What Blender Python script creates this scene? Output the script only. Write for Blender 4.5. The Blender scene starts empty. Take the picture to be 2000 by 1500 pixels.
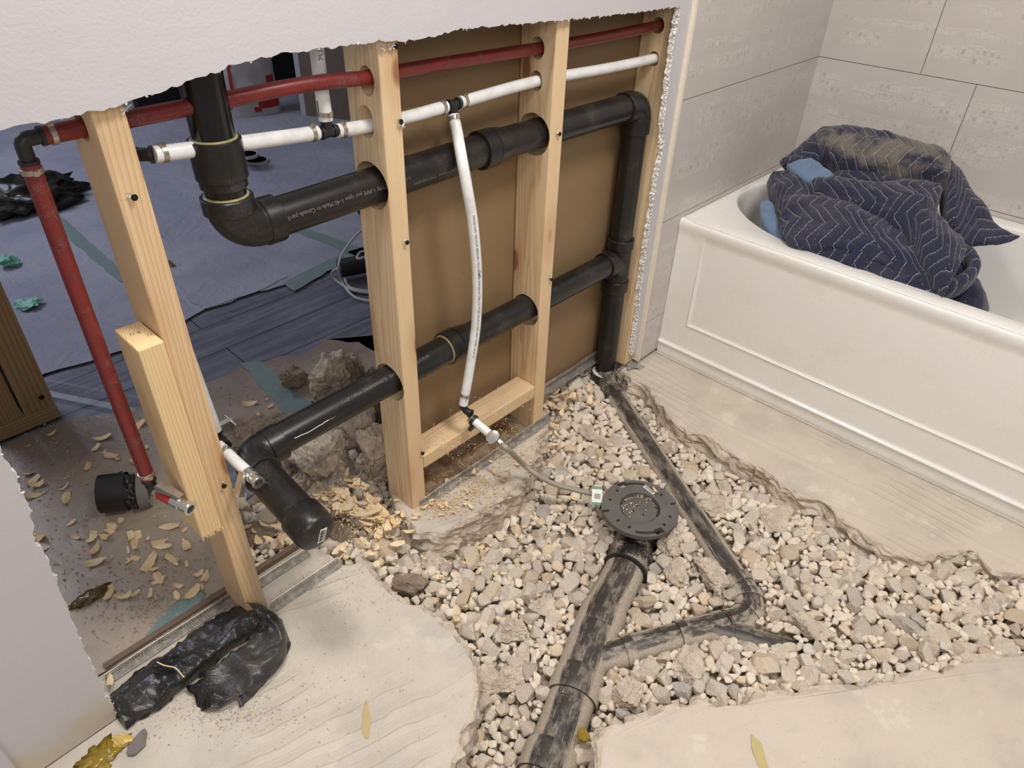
import bpy, bmesh, math, random
import numpy as np
from mathutils import Vector, Matrix, Euler, noise as mnoise
random.seed(7); rng = np.random.default_rng(7)
SC = bpy.context.scene; COL = SC.collection
pi = math.pi

# ------------------------------------------------------------ camera
RM = np.array([[0.6837329919503615, -0.7291647407493096, 0.028774581953517404],
               [-0.41593890649351, -0.4218159146545925, -0.8056464238169824],
               [0.599586542363645, 0.53887857165794, -0.5916974422999541]])
CP = np.array([-0.7213155, -0.90014343, 1.17793023]); FPX = 1374.34286
cd = bpy.data.cameras.new('camera'); cam = bpy.data.objects.new('camera', cd); COL.objects.link(cam)
cd.sensor_width = 36; cd.lens = FPX / 2000 * 36; cd.clip_start = 0.02; cd.clip_end = 60
cam.matrix_world = Matrix(((RM[0][0], -RM[1][0], -RM[2][0], CP[0]), (RM[0][1], -RM[1][1], -RM[2][1], CP[1]),
                           (RM[0][2], -RM[1][2], -RM[2][2], CP[2]), (0, 0, 0, 1)))
SC.camera = cam
# ------------------------------------------------------------ world, lamps, exposure
SC.view_settings.view_transform = 'Standard'; SC.view_settings.look = 'None'
SC.view_settings.exposure = 0.0; SC.view_settings.gamma = 1.0; SC.view_settings.use_curve_mapping = False
w = bpy.data.worlds.new('world'); SC.world = w; w.use_nodes = True
w.node_tree.nodes['Background'].inputs[0].default_value = (1.0, 0.97, 0.93, 1)
w.node_tree.nodes['Background'].inputs[1].default_value = 0.30
def area(name, loc, target, size, power, color, spread=pi):
    l = bpy.data.lights.new(name, 'AREA'); l.shape = 'DISK'; l.size = size; l.energy = power; l.color = color; l.spread = spread
    o = bpy.data.objects.new(name, l); COL.objects.link(o); o.location = loc
    o.rotation_euler = (Vector(target) - Vector(loc)).to_track_quat('-Z', 'Y').to_euler(); return o
area('wall_lamp', (-0.42, -0.16, 2.02), (-0.25, -0.42, 0.0), 0.26, 13, (1.0, 0.95, 0.90))
area('ceiling_lamp', (0.15, -1.05, 2.38), (0.30, -0.45, 0.0), 0.50, 28, (1.0, 0.955, 0.915))
area('fill_lamp', (-1.3, -1.9, 1.9), (0.9, -0.2, 0.5), 0.8, 14, (1.0, 0.96, 0.93))  # added fill from the camera side to lift the stud fronts
area('next_room_window', (-0.9, 3.2, 2.2), (0.3, 1.4, 0.0), 1.2, 34, (0.74, 0.80, 1.0))

# ------------------------------------------------------------ helpers
def W(px, py, **k):
    """point of the place seen at a pixel of the 2000x1500 frame, on the plane x, y or z = value"""
    d = RM.T @ np.array([(px - 1000) / FPX, (py - 750) / FPX, 1.0]); a, v = list(k.items())[0]; i = 'xyz'.index(a)
    return Vector(CP + d * (v - CP[i]) / d[i])
def PR(X):
    c = RM @ (np.array(X) - CP); return 1000 + FPX * c[0] / c[2], 750 + FPX * c[1] / c[2], c[2]
def tag(o, label=None, cat=None, group=None, kind=None):
    if label: o['label'] = label
    if cat: o['category'] = cat
    if group: o['group'] = group
    if kind: o['kind'] = kind
    return o
def empty(name, loc=(0, 0, 0), label=None, cat=None, group=None):
    o = bpy.data.objects.new(name, None); COL.objects.link(o); o.location = loc; o.empty_display_size = .05
    return tag(o, label, cat, group)
class MB:
    """collects shapes (world coordinates) into one mesh"""
    def __init__(s): s.v = []; s.f = []; s.m = []; s.uv = []
    def add(s, vs, fs, m=0, uvs=None):
        b = len(s.v); s.v += [tuple(v) for v in vs]
        for i, f in enumerate(fs):
            s.f.append(tuple(b + k for k in f)); s.m.append(m)
            s.uv.append(uvs[i] if uvs else [(0, 0)] * len(f))
        return s
    def box(s, lo, hi, m=0, M=None):
        x0, y0, z0 = lo; x1, y1, z1 = hi
        vs = [Vector(p) for p in ((x0, y0, z0), (x1, y0, z0), (x1, y1, z0), (x0, y1, z0), (x0, y0, z1), (x1, y0, z1), (x1, y1, z1), (x0, y1, z1))]
        if M is not None: vs = [M @ v for v in vs]
        return s.add(vs, [(0, 3, 2, 1), (4, 5, 6, 7), (0, 1, 5, 4), (1, 2, 6, 5), (2, 3, 7, 6), (3, 0, 4, 7)], m)
    def sweep(s, pts, rad, seg=28, m=0, caps=True, squash=None):
        pts = [Vector(p) for p in pts]; n = len(pts)
        if not hasattr(rad, '__len__'): rad = [rad] * n
        T = []
        for i in range(n):
            a = pts[max(i - 1, 0)]; b = pts[min(i + 1, n - 1)]
            j = 1
            while (b - a).length < 1e-7 and j < n:
                j += 1; a = pts[max(i - j, 0)]; b = pts[min(i + j, n - 1)]
            T.append((b - a).normalized())
        up = Vector((0, 0, 1)) if abs(T[0].z) < .9 else Vector((0, -1, 0))
        N = (up - T[0] * up.dot(T[0])).normalized(); vs = []; L = 0; Ls = []
        for i in range(n):
            if i:
                q = T[i - 1].rotation_difference(T[i]); N = q @ N; N = (N - T[i] * N.dot(T[i])).normalized(); L += (pts[i] - pts[i - 1]).length
            Ls.append(L); B = T[i].cross(N)
            for k in range(seg):
                a = 2 * pi * k / seg; vs.append(pts[i] + (N * math.cos(a) + B * math.sin(a)) * rad[i])
        fs = []; uv = []
        for i in range(n - 1):
            for k in range(seg):
                k2 = (k + 1) % seg
                fs.append((i * seg + k, i * seg + k2, (i + 1) * seg + k2, (i + 1) * seg + k))
                uv.append([(Ls[i], k / seg), (Ls[i], (k + 1) / seg), (Ls[i + 1], (k + 1) / seg), (Ls[i + 1], k / seg)])
        if caps:
            fs.append(tuple(range(seg))[::-1]); uv.append([(0, 0)] * seg)
            fs.append(tuple((n - 1) * seg + k for k in range(seg))); uv.append([(0, 0)] * seg)
        return s.add(vs, fs, m, uv)
    def build(s, name, mats, parent=None, smooth=None, flipfix=True):
        me = bpy.data.meshes.new(name); me.from_pydata(s.v, [], s.f)
        if not isinstance(mats, (list, tuple)): mats = [mats]
        for m in mats: me.materials.append(m)
        me.polygons.foreach_set('material_index', s.m)
        ul = me.uv_layers.new(name='UVMap'); flat = [c for f in s.uv for p in f for c in p]
        if len(flat) == 2 * len(me.loops): ul.data.foreach_set('uv', flat)
        if flipfix:
            bm = bmesh.new(); bm.from_mesh(me); bmesh.ops.recalc_face_normals(bm, faces=bm.faces); bm.to_mesh(me); bm.free()
        if smooth is not None:
            me.polygons.foreach_set('use_smooth', [True] * len(me.polygons)); me.set_sharp_from_angle(angle=math.radians(smooth))
        me.update()
        o = bpy.data.objects.new(name, me); COL.objects.link(o)
        return attach(o, parent)
def attach(o, parent):
    if parent is not None:
        o.parent = parent; o.matrix_parent_inverse = Matrix.Identity(4)
        # children of located things keep world coordinates
        pm = wm(parent)
        o.matrix_local = pm.inverted() @ o.matrix_basis
    return o
def wm(o):
    m = o.matrix_basis.copy(); p = o.parent
    while p: m = p.matrix_basis @ m; p = p.parent
    return m
def top(o, origin=None):
    """put the origin of a mesh thing at its base centre"""
    me = o.data; n = len(me.vertices); a = np.empty(n * 3); me.vertices.foreach_get('co', a); a = a.reshape(-1, 3)
    c = np.array([(a[:, 0].min() + a[:, 0].max()) / 2, (a[:, 1].min() + a[:, 1].max()) / 2, a[:, 2].min()]) if origin is None else np.array(origin)
    a -= c; me.vertices.foreach_set('co', a.ravel()); me.update(); o.location = o.location + Vector(c); return o
def arc(c, a, b, r_from, n=8): pass
def bend(p0, p1, p2, r, n=9):
    """points of a rounded corner p0-p1-p2"""
    p0, p1, p2 = Vector(p0), Vector(p1), Vector(p2); a = (p0 - p1).normalized(); b = (p2 - p1).normalized()
    h = a.angle(b) / 2; t = r / math.tan(h); A = p1 + a * t; B = p1 + b * t; c = p1 + (a + b).normalized() * (r / math.sin(h))
    out = []
    u = A - c; v = B - c; ang = u.angle(v)
    for i in range(n + 1):
        k = i / n; out.append(c + (u * math.sin((1 - k) * ang) + v * math.sin(k * ang)) / math.sin(ang))
    return out
def catmull(P, n=8):
    P = [Vector(p) for p in P]; out = []
    for i in range(len(P) - 1):
        p0 = P[i - 1] if i else P[0] * 2 - P[1]; p1, p2 = P[i], P[i + 1]; p3 = P[i + 2] if i + 2 < len(P) else P[-1] * 2 - P[-2]
        for k in range(n):
            t = k / n; out.append(.5 * ((2 * p1) + (p2 - p0) * t + (2 * p0 - 5 * p1 + 4 * p2 - p3) * t * t + (3 * p1 - p0 - 3 * p2 + p3) * t ** 3))
    out.append(P[-1]); return out
def fbm(p, sc=1.0, oct=4, h=.5):
    v = 0; a = 1; q = Vector(p) * sc
    for _ in range(oct): v += a * mnoise.noise(q); q = q * 2.03; a *= h
    return v

# ------------------------------------------------------------ materials
class NB:
    def __init__(s, name):
        s.m = bpy.data.materials.new(name); s.m.use_nodes = True; s.t = s.m.node_tree; s.n = s.t.nodes; s.l = s.t.links
        s.b = s.n['Principled BSDF']
    def new(s, t, **k):
        n = s.n.new(t)
        for a, v in k.items():
            if a in n.inputs and not hasattr(n, a): s.set(n.inputs[a], v)
            elif hasattr(n, a): setattr(n, a, v)
        return n
    def set(s, inp, v):
        if isinstance(v, bpy.types.NodeSocket): s.l.new(v, inp)
        elif isinstance(v, tuple) and len(v) == 3 and inp.type == 'RGBA': inp.default_value = (*v, 1)
        else: inp.default_value = v
    def math(s, op, a, b=None, c=None, clamp=False):
        n = s.n.new('ShaderNodeMath'); n.operation = op; n.use_clamp = clamp; s.set(n.inputs[0], a)
        if b is not None: s.set(n.inputs[1], b)
        if c is not None: s.set(n.inputs[2], c)
        return n.outputs[0]
    def mix(s, f, a, b, mode='MIX'):
        n = s.n.new('ShaderNodeMix'); n.data_type = 'RGBA'; n.blend_type = mode; s.set(n.inputs[0], f); s.set(n.inputs[6], a); s.set(n.inputs[7], b); return n.outputs[2]
    def coord(s, which='Object', scale=(1, 1, 1), rot=(0, 0, 0), loc=(0, 0, 0)):
        tc = s.n.new('ShaderNodeTexCoord'); mp = s.n.new('ShaderNodeMapping'); s.l.new(tc.outputs[which], mp.inputs[0])
        mp.inputs['Scale'].default_value = scale; mp.inputs['Rotation'].default_value = rot; mp.inputs['Location'].default_value = loc; return mp.outputs[0]
    def noise(s, v, scale, detail=4, rough=.5, dist=0):
        n = s.n.new('ShaderNodeTexNoise'); s.set(n.inputs['Vector'], v); n.inputs['Scale'].default_value = scale; n.inputs['Detail'].default_value = detail
        n.inputs['Roughness'].default_value = rough; n.inputs['Distortion'].default_value = dist; return n.outputs['Fac']
    def vor(s, v, scale, feature='F1', out='Distance', rand=1, metric='EUCLIDEAN'):
        n = s.n.new('ShaderNodeTexVoronoi'); n.feature = feature; n.distance = metric; s.set(n.inputs['Vector'], v); n.inputs['Scale'].default_value = scale
        n.inputs['Randomness'].default_value = rand; return n.outputs[out]
    def ramp(s, f, stops):
        n = s.n.new('ShaderNodeValToRGB'); s.set(n.inputs[0], f); e = n.color_ramp.elements
        while len(e) < len(stops): e.new(.5)
        for i, (p, c) in enumerate(stops): e[i].position = p; e[i].color = (*c, 1) if len(c) == 3 else c
        return n.outputs[0]
    def step(s, f, a, b):
        n = s.n.new('ShaderNodeMapRange'); n.interpolation_type = 'SMOOTHSTEP'; s.set(n.inputs[0], f); n.inputs[1].default_value = a; n.inputs[2].default_value = b; return n.outputs[0]
    def bump(s, h, strength=.3, dist=.002, prev=None):
        n = s.n.new('ShaderNodeBump'); s.set(n.inputs['Height'], h); n.inputs['Strength'].default_value = strength; n.inputs['Distance'].default_value = dist
        if prev is not None: s.l.new(prev, n.inputs['Normal'])
        return n.outputs[0]
    def out(s, color=None, rough=.5, normal=None, metal=0, spec=None, trans=None, sheen=None):
        if color is not None: s.set(s.b.inputs['Base Color'], color)
        s.set(s.b.inputs['Roughness'], rough); s.b.inputs['Metallic'].default_value = metal
        if spec is not None: s.b.inputs['Specular IOR Level'].default_value = spec
        if normal is not None: s.l.new(normal, s.b.inputs['Normal'])
        if trans is not None: s.b.inputs['Transmission Weight'].default_value = trans
        if sheen is not None: s.b.inputs['Sheen Weight'].default_value = sheen
        return s.m
    def rand(s): return s.n.new('ShaderNodeObjectInfo').outputs['Random']
def C(r, g, b):
    f = lambda c: (c / 255 / 12.92) if c / 255 <= .04045 else ((c / 255 + .055) / 1.055) ** 2.4
    return (f(r), f(g), f(b))
def plain(name, col, rough=.5, metal=0, nscale=60, var=.12, bump=.0, spec=None):
    n = NB(name); v = n.coord('Object'); f = n.noise(v, nscale, 3)
    c = n.mix(f, tuple(x * (1 - var) for x in col), tuple(min(1, x * (1 + var)) for x in col))
    nb = n.bump(f, bump, .001) if bump else None
    return n.out(c, rough, nb, metal, spec)

def mat_wood(name, light, dark, ring=80, blue=False, knots=True, rough=.55):
    n = NB(name); tc = n.n.new('ShaderNodeTexCoord'); r = n.rand()
    off = n.n.new('ShaderNodeCombineXYZ'); n.set(off.inputs[0], n.math('MULTIPLY', r, .5)); n.set(off.inputs[1], n.math('MULTIPLY', r, .31)); n.set(off.inputs[2], n.math('MULTIPLY', r, 7.0))
    add = n.n.new('ShaderNodeVectorMath'); n.l.new(tc.outputs['Object'], add.inputs[0]); n.l.new(off.outputs[0], add.inputs[1])
    mp = n.n.new('ShaderNodeMapping'); n.l.new(add.outputs[0], mp.inputs[0]); mp.inputs['Scale'].default_value = (1, 1, .05); mp.inputs['Location'].default_value = (.035, -.13, 0)
    warp = n.n.new('ShaderNodeTexNoise'); n.l.new(mp.outputs[0], warp.inputs['Vector']); warp.inputs['Scale'].default_value = 16; warp.inputs['Detail'].default_value = 1.5
    ws = n.n.new('ShaderNodeVectorMath'); ws.operation = 'MULTIPLY_ADD'; n.l.new(warp.outputs['Color'], ws.inputs[0]); ws.inputs[1].default_value = (.045, .045, 0); n.l.new(mp.outputs[0], ws.inputs[2])
    wv = n.n.new('ShaderNodeTexWave'); wv.wave_type = 'RINGS'; wv.rings_direction = 'Z'; wv.wave_profile = 'SAW'; n.l.new(ws.outputs[0], wv.inputs['Vector'])
    wv.inputs['Scale'].default_value = ring; wv.inputs['Distortion'].default_value = 1.2; wv.inputs['Detail'].default_value = 2; wv.inputs['Detail Scale'].default_value = 1.5
    fine = n.noise(n.coord('Object', (260, 260, 5)), 1, 3)
    g = n.math('MULTIPLY_ADD', fine, .30, n.math('MULTIPLY', n.math('POWER', wv.outputs['Fac'], 2.0), .85))
    big = n.noise(n.coord('Object', (9, 9, 1.3)), 1, 2)
    g = n.math('MULTIPLY_ADD', n.math('SUBTRACT', big, .5), .5, g, clamp=True)
    c = n.ramp(g, [(0, light), (.45, tuple(.6 * a + .4 * b for a, b in zip(light, dark))), (1, dark)])
    if knots:
        kv = n.n.new('ShaderNodeMapping'); n.l.new(add.outputs[0], kv.inputs[0]); kv.inputs['Scale'].default_value = (11, 11, 4.6)
        d = n.vor(kv.outputs[0], 1.0)
        k = n.math('SUBTRACT', 1, n.step(d, .09, .16)); c = n.mix(n.math('MULTIPLY', k, .8), c, C(120, 72, 36))
        k2 = n.math('SUBTRACT', 1, n.step(d, .14, .42)); c = n.mix(n.math('MULTIPLY', k2, .28), c, C(176, 112, 58))
    if blue:
        b = n.noise(n.coord('Object', (14, 14, 1.6)), 1, 2, .4); c = n.mix(n.math('MULTIPLY', n.step(b, .56, .66), .38), c, C(150, 146, 128))
    return n.out(c, rough, n.bump(n.math('ADD', fine, n.math('MULTIPLY', wv.outputs['Fac'], .5)), .22, .0008), spec=.3)

M = {}
M['stud'] = mat_wood('pine_stud', C(228, 203, 166), C(208, 172, 126))
M['stud_blue'] = mat_wood('pine_stud_stained', C(224, 194, 154), C(202, 164, 120), blue=True)
M['block'] = mat_wood('rough_sawn_block', C(234, 206, 160), C(216, 180, 128), ring=60, rough=.8)
M['old_wood'] = mat_wood('dull_stud', C(176, 150, 112), C(140, 112, 76), ring=40)

def mat_abs(name, dust=.0, wiped=False, lane=0.0, breakup=.5):
    n = NB(name); v = n.coord('Object')
    sc = n.noise(n.coord('UV', (30, 9, 1)), 3, 4, .6); sp = n.noise(v, 420, 2, .7); cl = n.noise(v, 16, 3)
    c = n.mix(sc, C(19, 18, 18), C(38, 36, 35))
    d = n.math('MULTIPLY', n.step(n.math('ADD', n.math('MULTIPLY', cl, .7), n.math('MULTIPLY', sp, .45)), .58, 1.0), .5)
    c = n.mix(d, c, C(128, 118, 106)); rough = n.math('MULTIPLY_ADD', d, .45, .32)
    if dust:
        f = n.math('ADD', n.math('MULTIPLY', n.noise(v, 22, 4, .6), .6), n.math('MULTIPLY', n.noise(v, 300, 2, .6), .3))
        m = n.step(f, .62 - dust * .60, .80 - dust * .55)
        dc = n.mix(n.noise(v, 260, 2), C(134, 127, 121), C(204, 188, 166))
        if wiped:
            uv = n.n.new('ShaderNodeTexCoord'); sx = n.n.new('ShaderNodeSeparateXYZ'); n.l.new(uv.outputs['UV'], sx.inputs[0])
            a = n.math('ABSOLUTE', n.math('SUBTRACT', n.math('FRACT', n.math('ADD', sx.outputs[1], .5 + lane)), .5))
            ln = n.noise(n.coord('UV', (9, 60, 1)), 1.0, 4, .7); st = n.noise(n.coord('UV', (14, 60, 1)), 1, 5, .7)
            w_ = n.math('SUBTRACT', 1, n.step(n.math('MULTIPLY_ADD', n.math('SUBTRACT', ln, .5), .16, a), .085, .115))
            w_ = n.math('MULTIPLY', w_, n.math('SUBTRACT', 1, n.math('MULTIPLY', n.step(n.noise(n.coord('UV', (16, 7, 1)), 1, 4, .65), .44, .64), breakup)))
            w_ = n.math('MULTIPLY', w_, n.step(n.math('ADD', st, n.math('MULTIPLY', n.math('SUBTRACT', .1, a), 1.1)), .36, .50)); m = n.math('MULTIPLY', m, n.math('SUBTRACT', 1, n.math('MULTIPLY', w_, .93)))
        c = n.mix(m, c, dc); rough = n.math('MULTIPLY_ADD', m, .5, .38, clamp=True)
    return n.out(c, rough, n.bump(n.math('ADD', sp, sc), .08, .0006), spec=.45)
M['abs'] = mat_abs('black_pipe_plastic')
M['abs_shiny'] = plain('shiny_black_plastic', C(20, 19, 18), .16, 0, 9, .5)
M['abs_flange'] = plain('dusty_flange_plastic', C(96, 92, 88), .6, 0, 26, .35, .2)
M['abs_grey'] = mat_abs('scuffed_pipe_plastic', dust=.38)
M['abs_dusty'] = mat_abs('dust_coated_pipe_plastic', dust=.95, wiped=True)
M['abs_caked'] = mat_abs('dust_caked_fitting_plastic', dust=.95, wiped=True, breakup=1.0)
M['abs_dusty2'] = mat_abs('dust_coated_diagonal_plastic', dust=.75, wiped=True, lane=-.04, breakup=.35)
def mat_glue():
    n = NB('dried_cement'); f = n.noise(n.coord('Object'), 160, 3); return n.out(n.mix(f, C(120, 116, 60), C(196, 190, 150)), .3)
M['glue'] = mat_glue()
def mat_pex(name, a, b, dustc, am):
    n = NB(name); v = n.coord('Object'); f = n.noise(v, 35, 4, .6); sp = n.noise(v, 380, 2, .7)
    c = n.mix(n.step(f, .35, .7), a, b); c = n.mix(n.math('MULTIPLY', n.step(n.math('ADD', n.math('MULTIPLY', f, .6), n.math('MULTIPLY', sp, .4)), .50, .72), am), c, dustc)
    return n.out(c, .38, n.bump(sp, .05, .0005))
M['pex_white'] = mat_pex('white_tubing', C(236, 236, 236), C(224, 224, 222), C(196, 180, 158), .35)
M['pex_red'] = mat_pex('red_tubing', C(124, 40, 37), C(104, 31, 29), C(156, 106, 98), .5)
M['pex_red_dusty'] = mat_pex('red_tubing_plaster', C(170, 46, 44), C(150, 40, 38), C(214, 170, 162), .9)
M['fit_black'] = plain('fitting_plastic', C(34, 33, 34), .45)
M['clamp'] = plain('clamp_steel', C(186, 176, 160), .32, .85, 90, .2)
M['chrome'] = plain('valve_chrome', C(214, 212, 208), .25, .9, 120, .25, .2)
M['ink'] = plain('black_ink', C(38, 38, 38), .6)
M['ink_grey'] = plain('grey_print', C(120, 116, 110), .6)
M['ink_white'] = plain('white_print', C(214, 212, 206), .6)
M['screw'] = plain('screw_black', C(30, 30, 32), .35, .6)
M['screw_zinc'] = plain('screw_shank', C(200, 196, 188), .35, .8)

def mat_drywall():
    n = NB('painted_drywall'); v = n.coord('Object'); o = n.noise(v, 230, 3, .5); b = n.noise(v, 2.2, 3); s = n.noise(n.coord('Object', (1.2, 1, 6)), 8, 3)
    c = n.mix(b, C(190, 186, 189), C(202, 198, 200))
    sx = n.n.new('ShaderNodeSeparateXYZ'); n.l.new(v, sx.inputs[0])
    st = n.math('MULTIPLY', n.step(n.math('ADD', n.noise(v, 14, 4, .6), n.math('MULTIPLY', sx.outputs[2], -3.4)), .22, .42), n.math('SUBTRACT', 1, n.step(sx.outputs[0], -.69, -.55)))
    c = n.mix(n.math('MULTIPLY', st, .8), c, C(196, 184, 160))
    return n.out(c, .62, n.bump(s, .12, .002, n.bump(o, .22, .0012)), spec=.3)
M['drywall'] = mat_drywall()
def mat_gyp():
    n = NB('gypsum_core'); v = n.coord('Object'); f = n.noise(v, 240, 4, .7); return n.out(n.mix(f, C(214, 208, 200), C(244, 242, 238)), .9, n.bump(f, .8, .002))
M['gypsum'] = mat_gyp()
def mat_kraft():
    n = NB('brown_paper_face'); v = n.coord('Object'); f = n.noise(v, 3.5, 3); g = n.noise(v, 320, 2); sp = n.vor(v, 34); drip = n.noise(n.coord('Object', (26, 1, 11)), 1, 2, .3)
    c = n.mix(f, C(138, 114, 84), C(152, 126, 94)); c = n.mix(n.math('MULTIPLY', g, .25), c, C(132, 98, 60))
    c = n.mix(n.math('SUBTRACT', 1, n.step(sp, .03, .06)), c, C(96, 66, 38)); c = n.mix(n.math('MULTIPLY', n.step(drip, .74, .78), .7), c, C(108, 72, 36))
    return n.out(c, .55, n.bump(g, .12, .0008), spec=.35)
M['kraft'] = mat_kraft()
def mat_tile(name, ax):
    n = NB(name); tc = n.n.new('ShaderNodeTexCoord'); sx = n.n.new('ShaderNodeSeparateXYZ'); n.l.new(tc.outputs['Object'], sx.inputs[0])
    u = sx.outputs[ax]; z = sx.outputs[2]
    cb = n.n.new('ShaderNodeCombineXYZ'); n.l.new(u, cb.inputs[0]); n.l.new(z, cb.inputs[1]); P = cb.outputs[0]
    base = n.noise(P, 7, 4, .6); b2 = n.noise(P, 40, 3, .6)
    c = n.mix(base, C(182, 175, 170), C(204, 198, 194)); c = n.mix(n.math('MULTIPLY', b2, .4), c, C(194, 186, 176))
    wob = n.noise(P, 9, 2); zz = n.math('ADD', n.math('MULTIPLY', z, 52), n.math('MULTIPLY', wob, 1.3))
    q = n.n.new('ShaderNodeCombineXYZ'); n.set(q.inputs[0], n.math('MULTIPLY', u, 58)); n.set(q.inputs[1], zz)
    vn = n.n.new('ShaderNodeTexVoronoi'); vn.distance = 'CHEBYCHEV'; n.l.new(q.outputs[0], vn.inputs['Vector']); vn.inputs['Scale'].default_value = 1; vn.inputs['Randomness'].default_value = .28
    d = vn.outputs['Distance']; ring = n.math('MULTIPLY', n.step(d, .20, .28), n.math('SUBTRACT', 1, n.step(d, .36, .44)))
    fill = n.math('SUBTRACT', 1, n.step(d, .28, .34))
    rr = n.n.new('ShaderNodeTexWhiteNoise'); rr.noise_dimensions = '1D'; n.set(rr.inputs['W'], n.math('FLOOR', zz)); rowm = n.step(rr.outputs['Value'], .28, .5)
    pat = n.noise(P, 10, 2); m = n.math('MULTIPLY', n.math('MULTIPLY', rowm, n.step(pat, .30, .62)), .9)
    csep = n.n.new('ShaderNodeSeparateColor'); n.l.new(vn.outputs['Color'], csep.inputs[0])
    lt = n.step(csep.outputs[0], .35, .5)
    c = n.mix(n.math('MULTIPLY', n.math('MULTIPLY', ring, m), .55), c, C(214, 209, 203))
    fc = n.mix(lt, C(158, 151, 146), C(208, 203, 197)); c = n.mix(n.math('MULTIPLY', n.math('MULTIPLY', fill, m), n.math('MULTIPLY_ADD', csep.outputs[1], .5, .08)), c, fc)
    return n.out(c, n.math('MULTIPLY_ADD', b2, .2, .25), n.bump(base, .04, .002), spec=.4)
M['tile_x'] = mat_tile('printed_tile_end_wall', 0); M['tile_y'] = mat_tile('printed_tile_long_wall', 1)
M['grout'] = plain('dark_grout', C(120, 114, 110), .9, bump=.3)
M['edge_trim'] = plain('cream_edge_trim', C(226, 216, 198), .4)
def mat_acrylic():
    n = NB('tub_acrylic'); v = n.coord('Object'); f = n.noise(v, 9, 4, .6); g = n.noise(v, 130, 3, .6)
    sx = n.n.new('ShaderNodeSeparateXYZ'); n.l.new(v, sx.inputs[0])
    c = n.mix(n.math('MULTIPLY', n.step(f, .5, .8), .35), C(234, 231, 226), C(214, 206, 195)); c = n.mix(n.math('MULTIPLY', n.step(g, .6, .75), .2), c, C(198, 188, 172))
    return n.out(c, n.math('MULTIPLY_ADD', f, .25, .14), None, spec=.5)
M['acrylic'] = mat_acrylic()
def mat_concrete(name, a, b, ridge=None):
    n = NB(name); v = n.coord('Object'); big = n.noise(v, 3, 4, .6); mid = n.noise(v, 22, 5, .65); fine = n.noise(v, 330, 3, .7); pits = n.vor(v, 90)
    c = n.mix(n.step(big, .3, .7), a, b); c = n.mix(n.math('MULTIPLY', n.step(mid, .48, .75), .55), c, C(188, 178, 162)); c = n.mix(n.math('MULTIPLY', n.step(fine, .55, .75), .25), c, C(236, 226, 208))
    c = n.mix(n.math('MULTIPLY', n.math('MULTIPLY', n.math('SUBTRACT', 1, n.step(pits, .06, .12)), n.step(mid, .42, .5)), .6), c, C(150, 138, 120))
    c = n.mix(n.math('MULTIPLY', n.step(n.noise(v, 6, 5, .65), .48, .66), .5), c, C(178, 172, 164)); c = n.mix(n.math('MULTIPLY', n.step(n.noise(v, 11, 5, .7), .56, .66), .35), c, C(228, 218, 202))
    h = n.math('ADD', n.math('MULTIPLY', mid, .6), n.math('ADD', n.math('MULTIPLY', big, 1.5), n.math('MULTIPLY', fine, .14)))
    nb = n.bump(h, .5, .007)
    if ridge:
        ang, freq, lo = ridge
        rv = n.n.new('ShaderNodeMapping'); n.l.new(v, rv.inputs[0]); rv.inputs['Rotation'].default_value = (0, 0, ang)
        wv = n.n.new('ShaderNodeTexWave'); wv.bands_direction = 'X'; wv.wave_profile = 'SIN'; n.l.new(rv.outputs[0], wv.inputs['Vector']); wv.inputs['Scale'].default_value = freq; wv.inputs['Distortion'].default_value = 3.5; wv.inputs['Detail'].default_value = 3; wv.inputs['Detail Scale'].default_value = .8
        msk = n.step(n.noise(n.coord('Object', loc=(3.1, .4, 0)), 3.2, 2), lo, lo + .1)
        rh = n.math('MULTIPLY', n.step(wv.outputs['Fac'], .3, .75), msk); nb = n.bump(rh, .7, .003, nb)
        c = n.mix(n.math('MULTIPLY', n.math('MULTIPLY', n.math('SUBTRACT', 1, n.step(wv.outputs['Fac'], .1, .4)), msk), .28), c, C(182, 168, 146))
    return n.out(c, .88, nb, spec=.25)
M['slab_a'] = mat_concrete('old_slab_left', C(206, 196, 182), C(194, 186, 174), (1.87, 9, .47))
M['slab_b'] = mat_concrete('old_slab_right', C(202, 192, 178), C(192, 181, 166), (0.06, 13, .54))
M['slab_c'] = mat_concrete('old_slab_front', C(202, 191, 176), C(193, 181, 165))
M['slab_d'] = mat_concrete('old_slab_under_wall', C(206, 196, 180), C(190, 180, 166))
def mat_stone(name, attr):
    n = NB(name); v = n.coord('Object')
    if attr: a = n.n.new('ShaderNodeAttribute'); a.attribute_name = 'tint'; r = a.outputs['Fac']
    else: r = n.rand()
    c = n.ramp(r, [(0, C(218, 205, 187)), (.25, C(228, 217, 200)), (.5, C(208, 196, 180)), (.68, C(232, 221, 204)), (.82, C(214, 192, 163)), (.93, C(196, 190, 184)), (1, C(222, 210, 193))])
    sc = 1.0 if attr else .04
    f = n.noise(n.coord('Object', (sc, sc, sc)) if attr else n.coord('Object'), 90 if attr else 3.2, 4, .65); g = n.noise(v, 420 if attr else 14, 2, .6)
    c = n.mix(n.math('MULTIPLY', n.step(f, .42, .72), .35), c, C(190, 174, 152)); c = n.mix(n.math('MULTIPLY', n.step(g, .55, .7), .22), c, C(228, 218, 200))
    return n.out(c, .92, n.bump(n.math('ADD', f, n.math('MULTIPLY', g, .35)), .5, .0025 if attr else .06), spec=.2)
M['stone'] = mat_stone('crushed_stone', False); M['stone_mass'] = mat_stone('crushed_stone_mass', True)
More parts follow.
